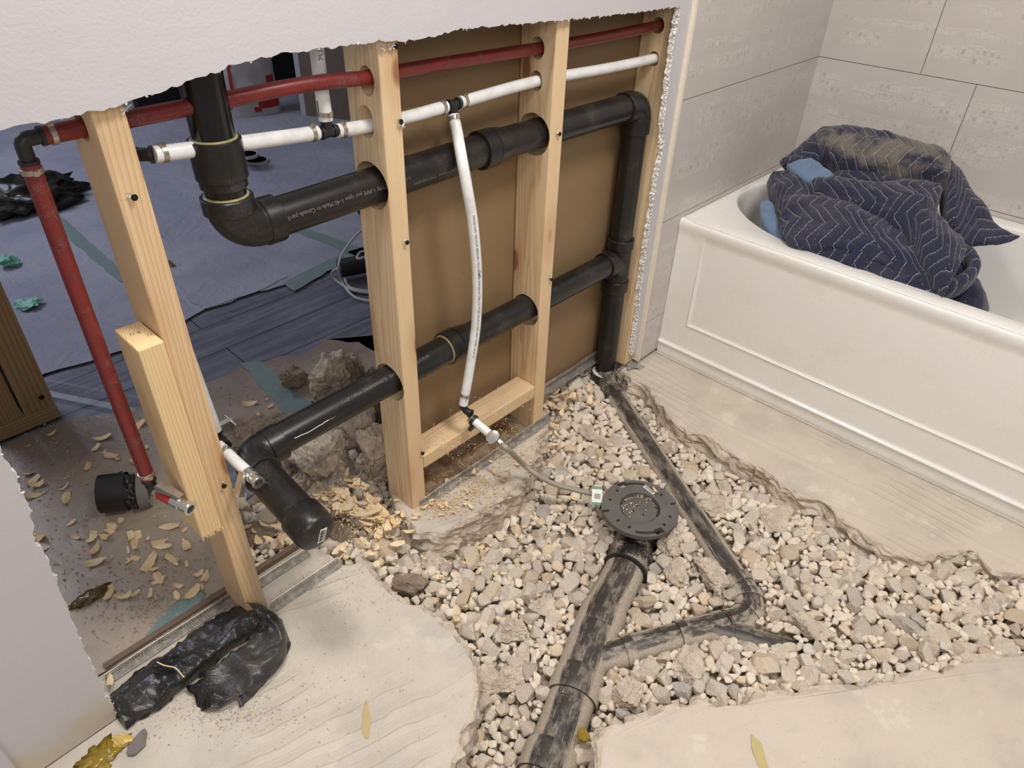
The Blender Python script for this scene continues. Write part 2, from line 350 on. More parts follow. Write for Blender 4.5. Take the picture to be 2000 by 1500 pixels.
def mat_rubble(name, a, b):
    n = NB(name); v = n.coord('Object'); f = n.noise(v, 26, 5, .7); g = n.noise(v, 160, 3, .7); p = n.vor(v, 55); q = n.vor(v, 45, out='Color')
    c = n.mix(n.step(f, .35, .65), a, b); s = n.n.new('ShaderNodeSeparateColor'); n.l.new(q, s.inputs[0]); c = n.mix(n.math('MULTIPLY', n.step(s.outputs[0], .7, .75), .35), c, C(120, 108, 98))
    c = n.mix(n.math('MULTIPLY', n.math('SUBTRACT', 1, n.step(p, .05, .14)), .5), c, C(96, 84, 72))
    return n.out(c, .95, n.bump(n.math('ADD', n.math('MULTIPLY', f, 1.5), n.math('ADD', g, n.math('MULTIPLY', p, .5))), .75, .006), spec=.15)
M['rubble'] = mat_rubble('broken_concrete', C(186, 172, 155), C(214, 200, 182)); M['rubble_dark'] = mat_rubble('broken_concrete_brown', C(134, 118, 104), C(160, 144, 126))
def mat_bed():
    n = NB('fine_gravel_dirt'); v = n.coord('Object'); f = n.vor(v, 95); g = n.noise(v, 200, 4, .7); b = n.noise(v, 14, 3)
    c = n.mix(g, C(168, 152, 130), C(214, 200, 180)); c = n.mix(n.math('MULTIPLY', b, .4), c, C(186, 170, 146))
    return n.out(c, .95, n.bump(n.math('ADD', n.math('SUBTRACT', 1, f), g), .8, .008), spec=.1)
M['bed'] = mat_bed()
def mat_paper():
    n = NB('floor_paper'); v = n.coord('Object'); b = n.noise(v, 2.3, 4, .6); cr = n.noise(v, 6, 3, .5, 1.5); g = n.noise(v, 90, 3)
    c = n.mix(n.step(b, .3, .7), C(140, 142, 160), C(160, 160, 174)); c = n.mix(n.math('MULTIPLY', n.step(g, .6, .8), .3), c, C(100, 96, 98))
    return n.out(c, .7, n.bump(n.math('ABSOLUTE', n.math('SUBTRACT', cr, .5)), .7, .02), spec=.25)
M['paper'] = mat_paper()
def mat_paper2():
    n = NB('muddy_floor_paper'); v = n.coord('Object'); b = n.noise(v, 4, 4, .6); cr = n.noise(v, 5, 3, .5, 1.5); g = n.noise(v, 70, 4, .7); d = n.noise(v, 7, 5, .7)
    sx = n.n.new('ShaderNodeSeparateXYZ'); n.l.new(v, sx.inputs[0])
    c = n.mix(n.step(b, .3, .7), C(126, 112, 106), C(146, 132, 126))
    dm = n.math('MULTIPLY', n.step(n.math('ADD', d, n.math('MULTIPLY', sx.outputs[1], -1.1)), .08, .5), .75)
    c = n.mix(dm, c, C(176, 160, 140)); c = n.mix(n.math('MULTIPLY', n.step(g, .55, .75), .45), c, C(160, 146, 128))
    return n.out(c, n.math('MULTIPLY_ADD', b, .5, .15), n.bump(n.math('ABSOLUTE', n.math('SUBTRACT', cr, .5)), .5, .012), spec=.4)
M['paper_mud'] = mat_paper2()
def mat_plank():
    n = NB('grey_vinyl_plank'); v = n.coord('Object'); f = n.noise(n.coord('Object', (3, 34, 1)), 1, 5, .65); br = n.n.new('ShaderNodeTexBrick'); n.l.new(v, br.inputs['Vector'])
    br.inputs['Scale'].default_value = 1; br.inputs['Brick Width'].default_value = 1.2; br.inputs['Row Height'].default_value = .15; br.inputs['Mortar Size'].default_value = .0018
    c = n.mix(n.step(f, .3, .7), C(84, 88, 104), C(120, 122, 136)); d = n.noise(v, 20, 4, .7); c = n.mix(n.math('MULTIPLY', n.step(d, .5, .7), .35), c, C(140, 134, 130))
    c = n.mix(br.outputs['Fac'], c, C(40, 40, 46)); return n.out(c, .42, n.bump(f, .2, .001), spec=.4)
M['plank'] = mat_plank()
M['edging'] = plain('brown_edging', C(112, 92, 76), .7)
M['smear'] = plain('dried_olive_smear', C(186, 168, 120), .8)
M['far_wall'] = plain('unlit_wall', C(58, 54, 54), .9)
M['far_dark'] = plain('dark_opening_panel', C(22, 20, 22), .8)
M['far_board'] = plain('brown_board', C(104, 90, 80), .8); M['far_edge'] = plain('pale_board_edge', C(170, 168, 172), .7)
M['bag_paper'] = plain('mortar_bag_paper', C(182, 176, 178), .7, 0, 14, .1, .3); M['bag_red'] = plain('bag_red_print', C(156, 40, 40), .7)
M['bagplastic'] = None
def mat_plastic():
    n = NB('black_film'); v = n.coord('Object'); f = n.noise(v, 30, 4, .6, 1.0); g = n.noise(v, 300, 2, .7); d = n.noise(v, 9, 3)
    c = n.mix(n.math('MULTIPLY', n.step(d, .4, .7), .35), C(26, 26, 27), C(96, 92, 88)); c = n.mix(n.math('MULTIPLY', n.step(g, .58, .72), .5), c, C(124, 118, 110))
    return n.out(c, n.math('MULTIPLY_ADD', d, .4, .12), n.bump(n.math('ABSOLUTE', n.math('SUBTRACT', f, .5)), .4, .006), spec=.5)
M['film'] = mat_plastic()
def mat_steel():
    n = NB('galvanised_strip'); v = n.coord('Object'); f = n.noise(v, 70, 4, .7); return n.out(n.mix(n.step(f, .35, .7), C(150, 147, 142), C(196, 190, 180)), n.math('MULTIPLY_ADD', f, .3, .3), n.bump(f, .3, .001), .55)
M['steel'] = mat_steel()
def mat_sawdust():
    n = NB('sawdust_floor'); v = n.coord('Object'); f = n.noise(v, 24, 5, .7); g = n.noise(v, 420, 3, .8); b = n.noise(v, 9, 3)
    c = n.mix(n.step(f, .35, .65), C(150, 116, 78), C(206, 190, 166)); c = n.mix(n.math('MULTIPLY', g, .5), c, C(124, 92, 58)); return n.out(c, .95, n.bump(n.math('ADD', f, g), .8, .005), spec=.1)
M['sawdust'] = mat_sawdust()
def mat_shav():
    n = NB('pine_shaving'); v = n.coord('Object'); r = n.rand(); f = n.noise(n.coord('Object', (60, 900, 60)), 1, 3)
    c = n.mix(r, C(228, 200, 156), C(246, 230, 196)); return n.out(n.mix(n.math('MULTIPLY', f, .4), c, C(206, 164, 112)), .7, n.bump(f, .3, .001), spec=.25)
M['shaving'] = mat_shav()
M['tape'] = plain('green_tape', C(116, 134, 134), .6, 0, 40, .18); M['tape_ball'] = plain('crumpled_green_tape', C(126, 186, 172), .5, 0, 40, .2)
M['foam'] = plain('yellow_foam', C(142, 118, 40), .15, 0, 70, .5, .8); M['foam_pale'] = plain('pale_foam', C(226, 196, 116), .6, 0, 80, .15, .4)
M['resin'] = plain('amber_resin', C(96, 78, 44), .15, 0, 70, .4, .4)
M['white_card'] = plain('white_label', C(226, 224, 216), .6); M['green_print'] = plain('green_print', C(92, 142, 110), .6)
M['cable'] = plain('grey_cable', C(186, 186, 188), .5); M['lid'] = plain('pale_lid_rim', C(176, 178, 178), .5); M['lid_in'] = plain('dark_lid_centre', C(58, 60, 66), .5)
def mat_hose():
    n = NB('braided_hose'); tc = n.n.new('ShaderNodeTexCoord'); sx = n.n.new('ShaderNodeSeparateXYZ'); n.l.new(tc.outputs['UV'], sx.inputs[0])
    a = n.math('MULTIPLY', sx.outputs[0], 2200); b = n.math('MULTIPLY', sx.outputs[1], 2 * pi * 10)
    w1 = n.math('SINE', n.math('ADD', a, b)); w2 = n.math('SINE', n.math('SUBTRACT', a, b)); h = n.math('MAXIMUM', w1, w2)
    return n.out(n.mix(n.step(h, -.2, .8), C(118, 110, 98), C(190, 180, 164)), .45, n.bump(h, .5, .0006), .35)
M['hose'] = mat_hose()
def mat_quilt(dirty):
    n = NB('navy_quilted_cloth_dusty' if dirty else 'navy_quilted_cloth'); tc = n.n.new('ShaderNodeTexCoord'); sx = n.n.new('ShaderNodeSeparateXYZ'); n.l.new(tc.outputs['UV'], sx.inputs[0]); v = n.coord('Object')
    u, vv = sx.outputs[0], sx.outputs[1]
    tri = n.math('PINGPONG', vv, .075); ph = n.math('DIVIDE', n.math('MULTIPLY_ADD', tri, .55, u), .030)
    fr = n.math('ABSOLUTE', n.math('SUBTRACT', n.math('FRACT', ph), .5)); line = n.math('SUBTRACT', 1, n.step(fr, .010, .024))
    dash = n.step(n.math('FRACT', n.math('DIVIDE', n.math('ADD', vv, u), .006)), .15, .3)
    cl = n.noise(v, 9, 4, .6); fz = n.noise(v, 480, 3, .8)
    c = n.mix(fz, C(26, 27, 44), C(52, 53, 74)); dcol = C(118, 110, 98) if dirty else C(92, 90, 98)
    c = n.mix(n.math('MULTIPLY', n.step(cl, .42 if dirty else .5, .62 if dirty else .8), .8 if dirty else .4), c, dcol)
    sp = n.math('MULTIPLY', n.step(n.noise(v, 260, 1), .72, .76), .6); c = n.mix(sp, c, C(190, 184, 170))
    c = n.mix(n.math('MULTIPLY', n.math('MULTIPLY', line, dash), .85), c, C(176, 176, 178))
    hh = n.math('MULTIPLY', n.math('SUBTRACT', 1, n.math('POWER', n.math('SUBTRACT', 1, fr), 3)), 1.0)
    puff = n.math('POWER', n.math('SUBTRACT', 1, n.math('MULTIPLY', n.math('SUBTRACT', .5, fr), 1.2)), 1.0)
    nb = n.bump(n.step(fr, 0, .22), .55, .004, n.bump(fz, .35, .0012)); nb = n.bump(n.noise(v, 34, 3, .6), .5, .006, nb)
    return n.out(c, .95, nb, spec=.1, sheen=.25)
M['quilt'] = mat_quilt(False); M['quilt_dusty'] = mat_quilt(True)
def mat_denim():
    n = NB('light_blue_cloth'); v = n.coord('Object'); f = n.noise(v, 420, 3, .8); g = n.noise(v, 30, 3)
    return n.out(n.mix(n.math('ADD', n.math('MULTIPLY', f, .6), n.math('MULTIPLY', g, .4)), C(50, 70, 100), C(132, 154, 182)), .95, n.bump(f, .4, .001, n.bump(g, .5, .006)), spec=.1, sheen=.3)
M['denim'] = mat_denim()

# ------------------------------------------------------------ shape helpers that need materials
def jitter_edge(P, step, amp, seed=0, closed=False):
    """subdivide a 2-D polyline and make it ragged"""
    out = []; n = len(P); rg = random.Random(seed)
    for i in range(n if closed else n - 1):
        a = Vector(P[i]); b = Vector(P[(i + 1) % n]); L = (b - a).length; k = max(1, int(L / step)); nn = Vector((-(b - a).y, (b - a).x)).normalized()
        for j in range(k):
            p = a.lerp(b, j / k)
            if L > step * 1.5 or not closed: p = p + nn * (rg.uniform(-1, 1) * amp + amp * 1.6 * mnoise.noise(Vector((p.x * 22, p.y * 22, seed))))
            out.append(p)
    if not closed: out.append(Vector(P[-1]))
    return out
SLABS = []
def slab(name, outline, z1, depth, mat, side_mat=None, rough_from=0, seed=1, step=.012, amp=.004):
    """broken slab: outline list of (x, y, ragged) ; ragged edges get rough broken faces"""
    pts = []; rag = []; rg = random.Random(seed); n = len(outline)
    for i in range(n):
        a = outline[i]; b = outline[(i + 1) % n]; A = Vector(a[:2]); B = Vector(b[:2]); L = (B - A).length
        if a[2]:
            k = max(1, int(L / step)); nn = Vector((-(B - A).y, (B - A).x)).normalized()
            for j in range(k):
                p = A.lerp(B, j / k)
                p += nn * (rg.uniform(-1, 1) * amp * .5 + amp * 2.2 * mnoise.noise(Vector((p.x * 14, p.y * 14, seed))) + amp * 1.2 * mnoise.noise(Vector((p.x * 50, p.y * 50, seed))))
                pts.append(p); rag.append(True)
        else: pts.append(A); rag.append(False)
    SLABS.append([(p.x, p.y) for p in pts])
    m = MB(); N = len(pts); levels = [0, -.002, -.006, -.011, -.017, -.023, -.030, -.037, -.045, -.053, -.062, -.072, -.085, -depth]
    levels = [l for l in levels if l > -depth] + [-depth]
    area_ = sum(pts[i].x * pts[(i + 1) % N].y - pts[(i + 1) % N].x * pts[i].y for i in range(N)); sg = 1 if area_ > 0 else -1
    vs = []
    for li, l in enumerate(levels):
        for i, p in enumerate(pts):
            t = (pts[(i + 1) % N] - pts[i - 1]); nn = Vector((t.y, -t.x)).normalized() * sg
            d = 0; dz = 0
            if rag[i]:
                d = (-.004 if li == 0 else 0) + (.014 * mnoise.noise(Vector((p.x * 28, p.y * 28, l * 45 + seed))) + .007 * mnoise.noise(Vector((p.x * 90, p.y * 90, l * 120)))) * (li > 0) + .003 * min(li, 9) / 9
                dz = .004 * mnoise.noise(Vector((p.x * 30, p.y * 30, 9))) * (1 if li == 0 else .6) - (.003 if li == 0 else 0)
            q = p + nn * (d + (.006 * mnoise.noise(Vector((p.x * 210, p.y * 210, l * 260))) + .010 * abs(mnoise.noise(Vector((p.x * 60, p.y * 60, l * 30)))) if rag[i] and li else 0)); vs.append((q.x, q.y, z1 + l + dz))
    fs = [tuple(range(N)) if sg > 0 else tuple(range(N))[::-1]]; ms = [0]
    m.add(vs, fs, 0)
    side = []
    for li in range(len(levels) - 1):
        for i in range(N):
            j = (i + 1) % N; side.append((li * N + i, li * N + j, (li + 1) * N + j, (li + 1) * N + i))
    m.f += side; m.m += [1] * len(side); m.uv += [[(0, 0)] * 4] * len(side)
    o = m.build(name, [mat, side_mat or mat]); return o
def struct(o): o['kind'] = 'structure'; return o
def rough(o, sd=2, amp=.004, sc=20, seed=0):
    """subdivide and displace along normals"""
    bm = bmesh.new(); bm.from_mesh(o.data)
    bmesh.ops.subdivide_edges(bm, edges=bm.edges, cuts=sd, use_grid_fill=True); bm.normal_update()
    for v in bm.verts: v.co += v.normal * amp * fbm(v.co, sc, 3)
    bm.to_mesh(o.data); bm.free(); return o
def text_mesh(s, size, extrude=0):
    cu = bpy.data.curves.new('t', 'FONT'); cu.body = s; cu.size = size; cu.extrude = extrude; cu.resolution_u = 2
    ob = bpy.data.objects.new('t', cu); COL.objects.link(ob); bpy.context.view_layer.update()
    me = bpy.data.meshes.new_from_object(ob.evaluated_get(bpy.context.evaluated_depsgraph_get()))
    vs = [v.co.copy() for v in me.vertices]; fs = [tuple(p.vertices) for p in me.polygons]
    bpy.data.objects.remove(ob); bpy.data.curves.remove(cu); bpy.data.meshes.remove(me); return vs, fs
def text_on_tube(s, size, path, r, start, facing, name, mat, parent, flip=False, lift=.0004):
    """lettering printed along a tube; facing = rough direction from the axis towards the side that carries it"""
    P = [Vector(p) for p in path]; L = [0]
    for a, b in zip(P, P[1:]): L.append(L[-1] + (b - a).length)
    def at(d):
        d = min(max(d, 0), L[-1] - 1e-6)
        for i in range(len(P) - 1):
            if d <= L[i + 1]: return P[i].lerp(P[i + 1], (d - L[i]) / (L[i + 1] - L[i])), (P[i + 1] - P[i]).normalized()
    vs, fs = text_mesh(s, size); out = []
    for v in vs:
        x, y = v.x, v.y - size * .35
        if flip: x, y = -x, -y
        c, T = at(start + x); f = Vector(facing); N = (f - T * f.dot(T)).normalized(); B = N.cross(T)   # B = up of the letters when T runs right
        a = y / r; out.append(c + (N * math.cos(a) + B * math.sin(a)) * (r + lift))
    return MB().add(out, fs).build(name, mat, parent, flipfix=False)
def barcode(name, M4, wdt, hgt, parent, vertical=False, mat=None):
    """sticker lying in the local xy plane of M4"""
    m = MB(); m.box((-wdt / 2, -hgt / 2, 0), (wdt / 2, hgt / 2, .0006), 0, M4); rg = random.Random(5); x = -wdt * .40
    while x < wdt * .40:
        b = rg.choice((.012, .02, .03)) * wdt; m.box((x, -hgt * .1, .0006), (x + b, hgt * .38, .0009), 1, M4); x += b + rg.choice((.012, .02, .035)) * wdt
    for k in range(9): m.box((-wdt * .38 + k * wdt * .085, -hgt * .36, .0006), (-wdt * .38 + k * wdt * .085 + wdt * .05, -hgt * .2, .0009), 1, M4)
    return m.build(name, [mat or M['white_card'], M['ink']], parent)
def frame(origin, xdir, ndir):
    n = Vector(ndir).normalized(); x = Vector(xdir); x = (x - n * x.dot(n)).normalized(); y = n.cross(x); o = Vector(origin)
    return Matrix(((x.x, y.x, n.x, o.x), (x.y, y.y, n.y, o.y), (x.z, y.z, n.z, o.z), (0, 0, 0, 1)))

# ============================================================ SETTING
PIT = -.16
def xy(lst, z=0.0, rag=1): return [(*W(px, py, z=z)[:2], rag) for px, py in lst]
# --- bathroom slab, left of the trench
e = xy([(662, 1098), (700, 1098), (722, 1108), (748, 1140), (778, 1168), (822, 1184), (850, 1212), (884, 1232), (912, 1262), (926, 1292), (930, 1340), (922, 1385), (908, 1432), (896, 1470), (880, 1500)])
o = slab('floor', [(-2.2, -.0125, 0), (-.42, -.0125, 0), (-.25, -.0125, 0)] + e + [(-.50, -.70, 1), (-.85, -1.1, 0), (-.85, -2.6, 0), (-2.2, -2.6, 0)], 0, .16, M['slab_a'], M['rubble'], seed=3); struct(o)
# --- slab in front, right of the trench
e = xy([(1166, 1500), (1168, 1470), (1178, 1432), (1200, 1420), (1238, 1408), (1262, 1392), (1300, 1384), (1345, 1374), (1400, 1376), (1442, 1372), (1500, 1358), (1545, 1352), (1600, 1340), (1690, 1338), (1745, 1330), (1790, 1312), (1850, 1302), (1905, 1286), (1960, 1278), (2010, 1272)])
o = slab('floor', [(-.35, -.85, 1)] + e + [(.70, -1.35, 0), (.7, -2.6, 0), (-.6, -2.6, 0), (-.6, -1.1, 0)], .0, .16, M['slab_c'], M['rubble'], seed=5, step=.014); struct(o)
# --- strip of slab along the tub
e = xy([(1222, 722), (1232, 742), (1262, 752), (1280, 772), (1296, 800), (1318, 826), (1345, 842), (1378, 850), (1408, 866), (1432, 886), (1460, 900), (1485, 905), (1500, 926), (1520, 940), (1560, 962), (1600, 976), (1618, 990), (1650, 1012), (1672, 1034), (1702, 1052), (1730, 1070), (1762, 1084), (1790, 1094), (1820, 1082), (1862, 1076), (1908, 1076), (1918, 1096), (1940, 1112), (1975, 1118), (2010, 1122)])
o = slab('floor', [(.93, .0, 0), (.79, .0, 0)] + e + [(.8, -1.4, 0), (.8, -2.6, 0), (.93, -2.6, 0)], 0, .14, M['slab_b'], M['rubble'], seed=8, step=.012); struct(o)
# --- rough strip of slab left under the wall
e = xy([(776, 1000), (800, 1018), (826, 1036), (858, 1040), (880, 1030), (930, 1000), (962, 980), (990, 962), (1020, 940), (1042, 905), (1050, 872), (1044, 858)])
o = slab('floor', [(.40, .10, 0), (-.03, .10, 0)] + e + [(.40, -.03, 1)], 0, .14, M['slab_d'], M['rubble'], seed=11, step=.010, amp=.005); struct(o)
# --- next room's slab, with a broken notch between the two left studs
o = slab('floor', [(-2.4, .090, 0), (-.46, .090, 0), (-.45, .095, 1), (-.41, .17, 1), (-.33, .26, 1), (-.20, .33, 1), (-.06, .34, 1), (.02, .32, 1), (.05, .115, 0), (2.6, .115, 0), (2.6, 4.6, 0), (-2.4, 4.6, 0)], -.002, .15, M['plank'], M['rubble_dark'], seed=13); struct(o)

o = slab('floor', [(-2.4, -.0105, 0), (-.26, -.0105, 1), (-.245, .03, 1), (-.27, .088, 0), (-2.4, .088, 0)], -.001, .15, M['slab_d'], M['rubble'], seed=17, step=.01); struct(o)

# --- gravel bed under everything in the trench
HP = [(1000, 1200, -.095), (1100, 1100, -.085), (900, 1400, -.10), (950, 1300, -.10), (880, 1200, -.075), (1100, 930, -.06), (1150, 800, -.05), (1100, 860, -.055), (1250, 1180, -.09), (1330, 1160, -.075),
      (1400, 1050, -.06), (1350, 950, -.05), (1450, 950, -.060), (1600, 1100, -.036), (1700, 1150, -.03), (1850, 1150, -.022), (1950, 1220, -.012), (1300, 1330, -.055), (1450, 1320, -.03), (1600, 1340, -.018), (1500, 1200, -.05),
      (1800, 1290, -.012), (740, 1075, -.03), (850, 1120, -.06), (700, 1050, -.045), (620, 1000, -.04), (650, 930, -.03), (560, 1060, -.035), (480, 1030, -.025), (460, 960, -.02), (500, 900, -.01), (1150, 1400, -.09), (1240, 1370, -.06), (1000, 1490, -.11), (1200, 730, -.06), (1280, 850, -.058), (1380, 900, -.06), (1550, 1000, -.05), (1640, 1050, -.045), (1020, 1050, -.095), (870, 1085, -.095), (960, 1035, -.10), (1045, 975, -.09), (1095, 905, -.08), (1170, 1010, -.075)]
HQ = np.array([(*W(a, b, z=c)[:2], c) for a, b, c in HP])
def H(x, y):
    d = (HQ[:, 0] - x) ** 2 + (HQ[:, 1] - y) ** 2 + 1e-4; w_ = 1 / d ** 1.5; return float((w_ * HQ[:, 2]).sum() / w_.sum())
m = MB(); nx, ny = 130, 150; X = np.linspace(-.62, .95, nx); Y = np.linspace(-1.42, .42, ny)
vs = [(x, y, H(x, y) - .020 + .006 * fbm((x, y, 0), 25, 3)) for y in Y for x in X]
m.add(vs, [(j * nx + i, j * nx + i + 1, (j + 1) * nx + i + 1, (j + 1) * nx + i) for j in range(ny - 1) for i in range(nx - 1)])
bed = m.build('gravel_fines', M['bed'], smooth=60); top(bed)
tag(bed, 'fine gravel and dirt filling the gaps beneath the crushed stone in the trench', 'gravel', kind='stuff')

# --- painted drywall with the torn opening
topedge = [(0, 255), (60, 244), (110, 234), (170, 222), (235, 209), (262, 196), (300, 186), (335, 170), (372, 155), (402, 147), (430, 138), (446, 126), (480, 120), (520, 110), (560, 103), (600, 98), (655, 92), (700, 85), (760, 80), (805, 77), (850, 70), (900, 58), (950, 52), (1010, 47), (1050, 44), (1085, 42), (1120, 38), (1160, 33), (1200, 29), (1250, 23), (1290, 18), (1328, 12)]
redge = [(1330, 12), (1320, 60), (1312, 120), (1305, 170), (1298, 235), (1294, 300), (1284, 345), (1276, 400), (1268, 450), (1260, 505), (1252, 560), (1246, 615), (1240, 660), (1236, 692)]
ledge = [(235, 1415), (222, 1385), (200, 1342), (180, 1300), (165, 1262), (142, 1215), (125, 1170), (108, 1125), (90, 1090), (70, 1050), (52, 985), (30, 925), (14, 905), (0, 880)]
P2 = lambda px, py: (W(px, py, y=-.0127)[0], W(px, py, y=-.0127)[2])
L_ = [P2(*p) for p in ledge]; T_ = [P2(*p) for p in topedge]; R_ = [P2(*p) for p in redge]
left = jitter_edge([(-.700, .004)] + L_[1:] + [(-.660, .70), (-.655, .945)], .006, .0022, 3)
tp = jitter_edge([(-.655, .945), (-.60, .943)] + T_, .006, .0018, 4)
rt = jitter_edge(R_, .005, .0024, 5)
out2 = [Vector((-2.2, .004))] + left + tp[1:] + rt[1:] + [Vector((.806, R_[-1][1] - .004)), Vector((.806, 2.4)), Vector((-2.2, 2.4))]
m = MB(); N = len(out2); nl, nt, nr = len(left), len(tp) - 1, len(rt) - 1
fr = [(p.x, -.0127, p.y) for p in out2]; mid = [(p.x + .0015 * mnoise.noise(Vector((p.x * 90, p.y * 90, 1))), -.006, p.y + .002 * mnoise.noise(Vector((p.x * 90, p.y * 90, 5)))) for p in out2]
bk = []
for i, p in enumerate(out2):
    q = Vector(p)
    if nl + nt < i < 1 + nl + nt + nr: q.x -= .0035 + .003 * mnoise.noise(Vector((0, p.y * 60, 7))) + .002 * mnoise.noise(Vector((0, p.y * 200, 7)))
    bk.append((q.x, -.0005, q.y))
m.add(fr + mid + bk, [tuple(range(N))] + [tuple(2 * N + k for k in range(N))[::-1]], 0)
for a in (0, N):
    for i in range(N):
        j = (i + 1) % N; m.f.append((a + i, a + j, a + N + j, a + N + i)); m.m.append(1); m.uv.append([(0, 0)] * 4)
# crumbs of torn paper and gypsum standing on the cut edges
rg = random.Random(11)
def crumb(m, c, r, mt=1, flat=1.0):
    bm = bmesh.new(); bmesh.ops.create_icosphere(bm, subdivisions=1, radius=r)
    for v in bm.verts: v.co = Vector((v.co.x, v.co.y * flat, v.co.z)) * rg.uniform(.55, 1.25)
    m.add([Vector(c) + v.co for v in bm.verts], [[v.index for v in f.verts] for f in bm.faces], mt); bm.free()
for k, p in enumerate(rt):
    for _ in range(3): crumb(m, (p.x - rg.uniform(.0, .004), rg.uniform(-.013, -.001), p.y + rg.uniform(-.004, .004)), rg.uniform(.0012, .0034))
for k, p in enumerate(tp):
    if rg.random() < .30: crumb(m, (p.x, rg.uniform(-.013, -.010), p.y + rg.uniform(-.0015, .001)), rg.uniform(.001, .0028), 1, .5)
for k, p in enumerate(left):
    if rg.random() < .18: crumb(m, (p.x + rg.uniform(0, .003), -.0125, p.y), rg.uniform(.001, .0026), 1, .5)
wall = m.build('wall_back', [M['drywall'], M['gypsum']], flipfix=False); struct(wall)
bm = bmesh.new(); bm.from_mesh(wall.data); bmesh.ops.recalc_face_normals(bm, faces=bm.faces); bm.to_mesh(wall.data); bm.free()
# pale return of the wall at the far lower left
m = MB().box((-1.0, -.030, .0), (-.838, -.0128, .62)); struct(m.build('trim_1', M['drywall']))
# --- cream edge profile and printed tiles on the end wall
m = MB().box((.807, -.0235, .012), (.8155, .0, 2.4)); struct(m.build('trim_2', M['edge_trim']))
def tiles(name, ax, lo, hi, rows, joints, face, depth, mat, sign):
    """rows: z levels of the horizontal joints; joints: list of joint positions per row (increasing)"""
    m = MB(); g = .0022
    def bx(a0, a1, z0, z1, d0, d1, mt):
        if ax == 0: m.box((a0, min(d0, d1), z0), (a1, max(d0, d1), z1), mt)
        else: m.box((min(d0, d1), a0, z0), (max(d0, d1), a1, z1), mt)
    bx(lo, hi, rows[0], rows[-1], face + sign * .0015, face + sign * depth, 1)
    for k in range(len(rows) - 1):
        js = [lo] + [j for j in joints[k] if lo + .002 < j < hi - .002] + [hi]
        for a, b in zip(js, js[1:]): bx(a + g / 2 * (a > lo), b - g / 2 * (b < hi), rows[k] + g / 2, rows[k + 1] - g / 2, face, face + sign * .008, 0)
    o = m.build(name, [mat, M['grout']]); struct(o); return o
rws = [.012, .138, .443, .748, 1.053, 1.358, 1.663, 2.4]
JA = [1.253 - .61 * 1, 1.253]; JB = [1.137]
tiles('wall_end', 0, .816, 1.578, rws, [[.90, 1.2], JA, JB, [1.253], JB, [1.253], JB], -.022, .022, M['tile_x'], 1)
ja = [-.313 - .61 * k for k in range(4)][::-1]; jb = [-.457 - .61 * k for k in range(4)][::-1]
tiles('wall_right', 1, -2.3, -.022, rws, [jb, ja, jb, ja, jb, ja, jb], 1.578, .022, M['tile_y'], 1)

# --- brown paper back of the other room's wall board, in three sheets
for a, b in ((.001, .369), (.3715, .776), (.7785, .95)):
    m = MB().box((a, .0895, .012), (b, .102, 2.4)); struct(m.build('wall_rear', M['kraft']))
# --- next room shell
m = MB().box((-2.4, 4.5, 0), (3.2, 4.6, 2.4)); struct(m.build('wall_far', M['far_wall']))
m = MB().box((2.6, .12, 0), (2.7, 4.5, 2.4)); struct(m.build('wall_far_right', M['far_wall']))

# ============================================================ STUDS
PITCH = .4064
def cyl_cutters(o, holes):
    """drill holes along x through a board (holes: y, z, ry, rz in world space)"""
    cut = MB()
    for (y, z, ry, rz) in holes:
        seg = 30; vs = []
        for x in (-.2, .2):
            for k in range(seg):
                a = 2 * pi * k / seg; j = 1 + .03 * mnoise.noise(Vector((math.cos(a) * 2, math.sin(a) * 2, z * 9)))
                vs.append((x + o.location.x, y + ry * j * math.cos(a), z + rz * j * math.sin(a)))
        fs = [(k, (k + 1) % seg, seg + (k + 1) % seg, seg + k) for k in range(seg)] + [tuple(range(seg))[::-1], tuple(range(seg, 2 * seg))]
        cut.add(vs, fs)
    c = cut.build('cut', M['stud']); md = o.modifiers.new('b', 'BOOLEAN'); md.operation = 'DIFFERENCE'; md.object = c; md.solver = 'EXACT'
    bpy.context.view_layer.update(); me = bpy.data.meshes.new_from_object(o.evaluated_get(bpy.context.evaluated_depsgraph_get()))
    o.modifiers.clear(); old = o.data; o.data = me; me.name = o.name; bpy.data.objects.remove(c); return o
def board(name, size, mat, bevel=.003, parent=None, sub=10):
    """board with its length along local z, base centre at the origin"""
    bm = bmesh.new(); bmesh.ops.create_cube(bm, size=1)
    for v in bm.verts: v.co = Vector((v.co.x * size[0], v.co.y * size[1], (v.co.z + .5) * size[2]))
    bmesh.ops.bevel(bm, geom=bm.edges[:], offset=bevel, segments=2, affect='EDGES', profile=.5)
    me = bpy.data.meshes.new(name); bm.to_mesh(me); bm.free(); me.materials.append(mat)
    o = bpy.data.objects.new(name, me); COL.objects.link(o); o.parent = parent; return o
def screw(parent, px, py, plane_y=0.0, sink=-.006, tilt=(0, 0)):
    """drywall screw left standing out of a stud face"""
    c = W(px, py, y=plane_y + sink); m = MB(); d = Vector((tilt[0], 1, tilt[1])).normalized()
    m.sweep([c + d * .0002, c, c + d * .0006, c + d * .0035, c + d * .0036, c + d * .02], [.0001, .0036, .0042, .0018, .0017, .0017], 14, 0)
    for a in (0, pi / 2):
        Mx = frame(c - d * .00015, (math.cos(a), 0, math.sin(a)), -d); m.box((-.0018, -.0004, 0), (.0018, .0004, .0003), 1, Mx)
    s = m.build('screw', [M['screw'], M['fit_black']], parent, smooth=40); return s
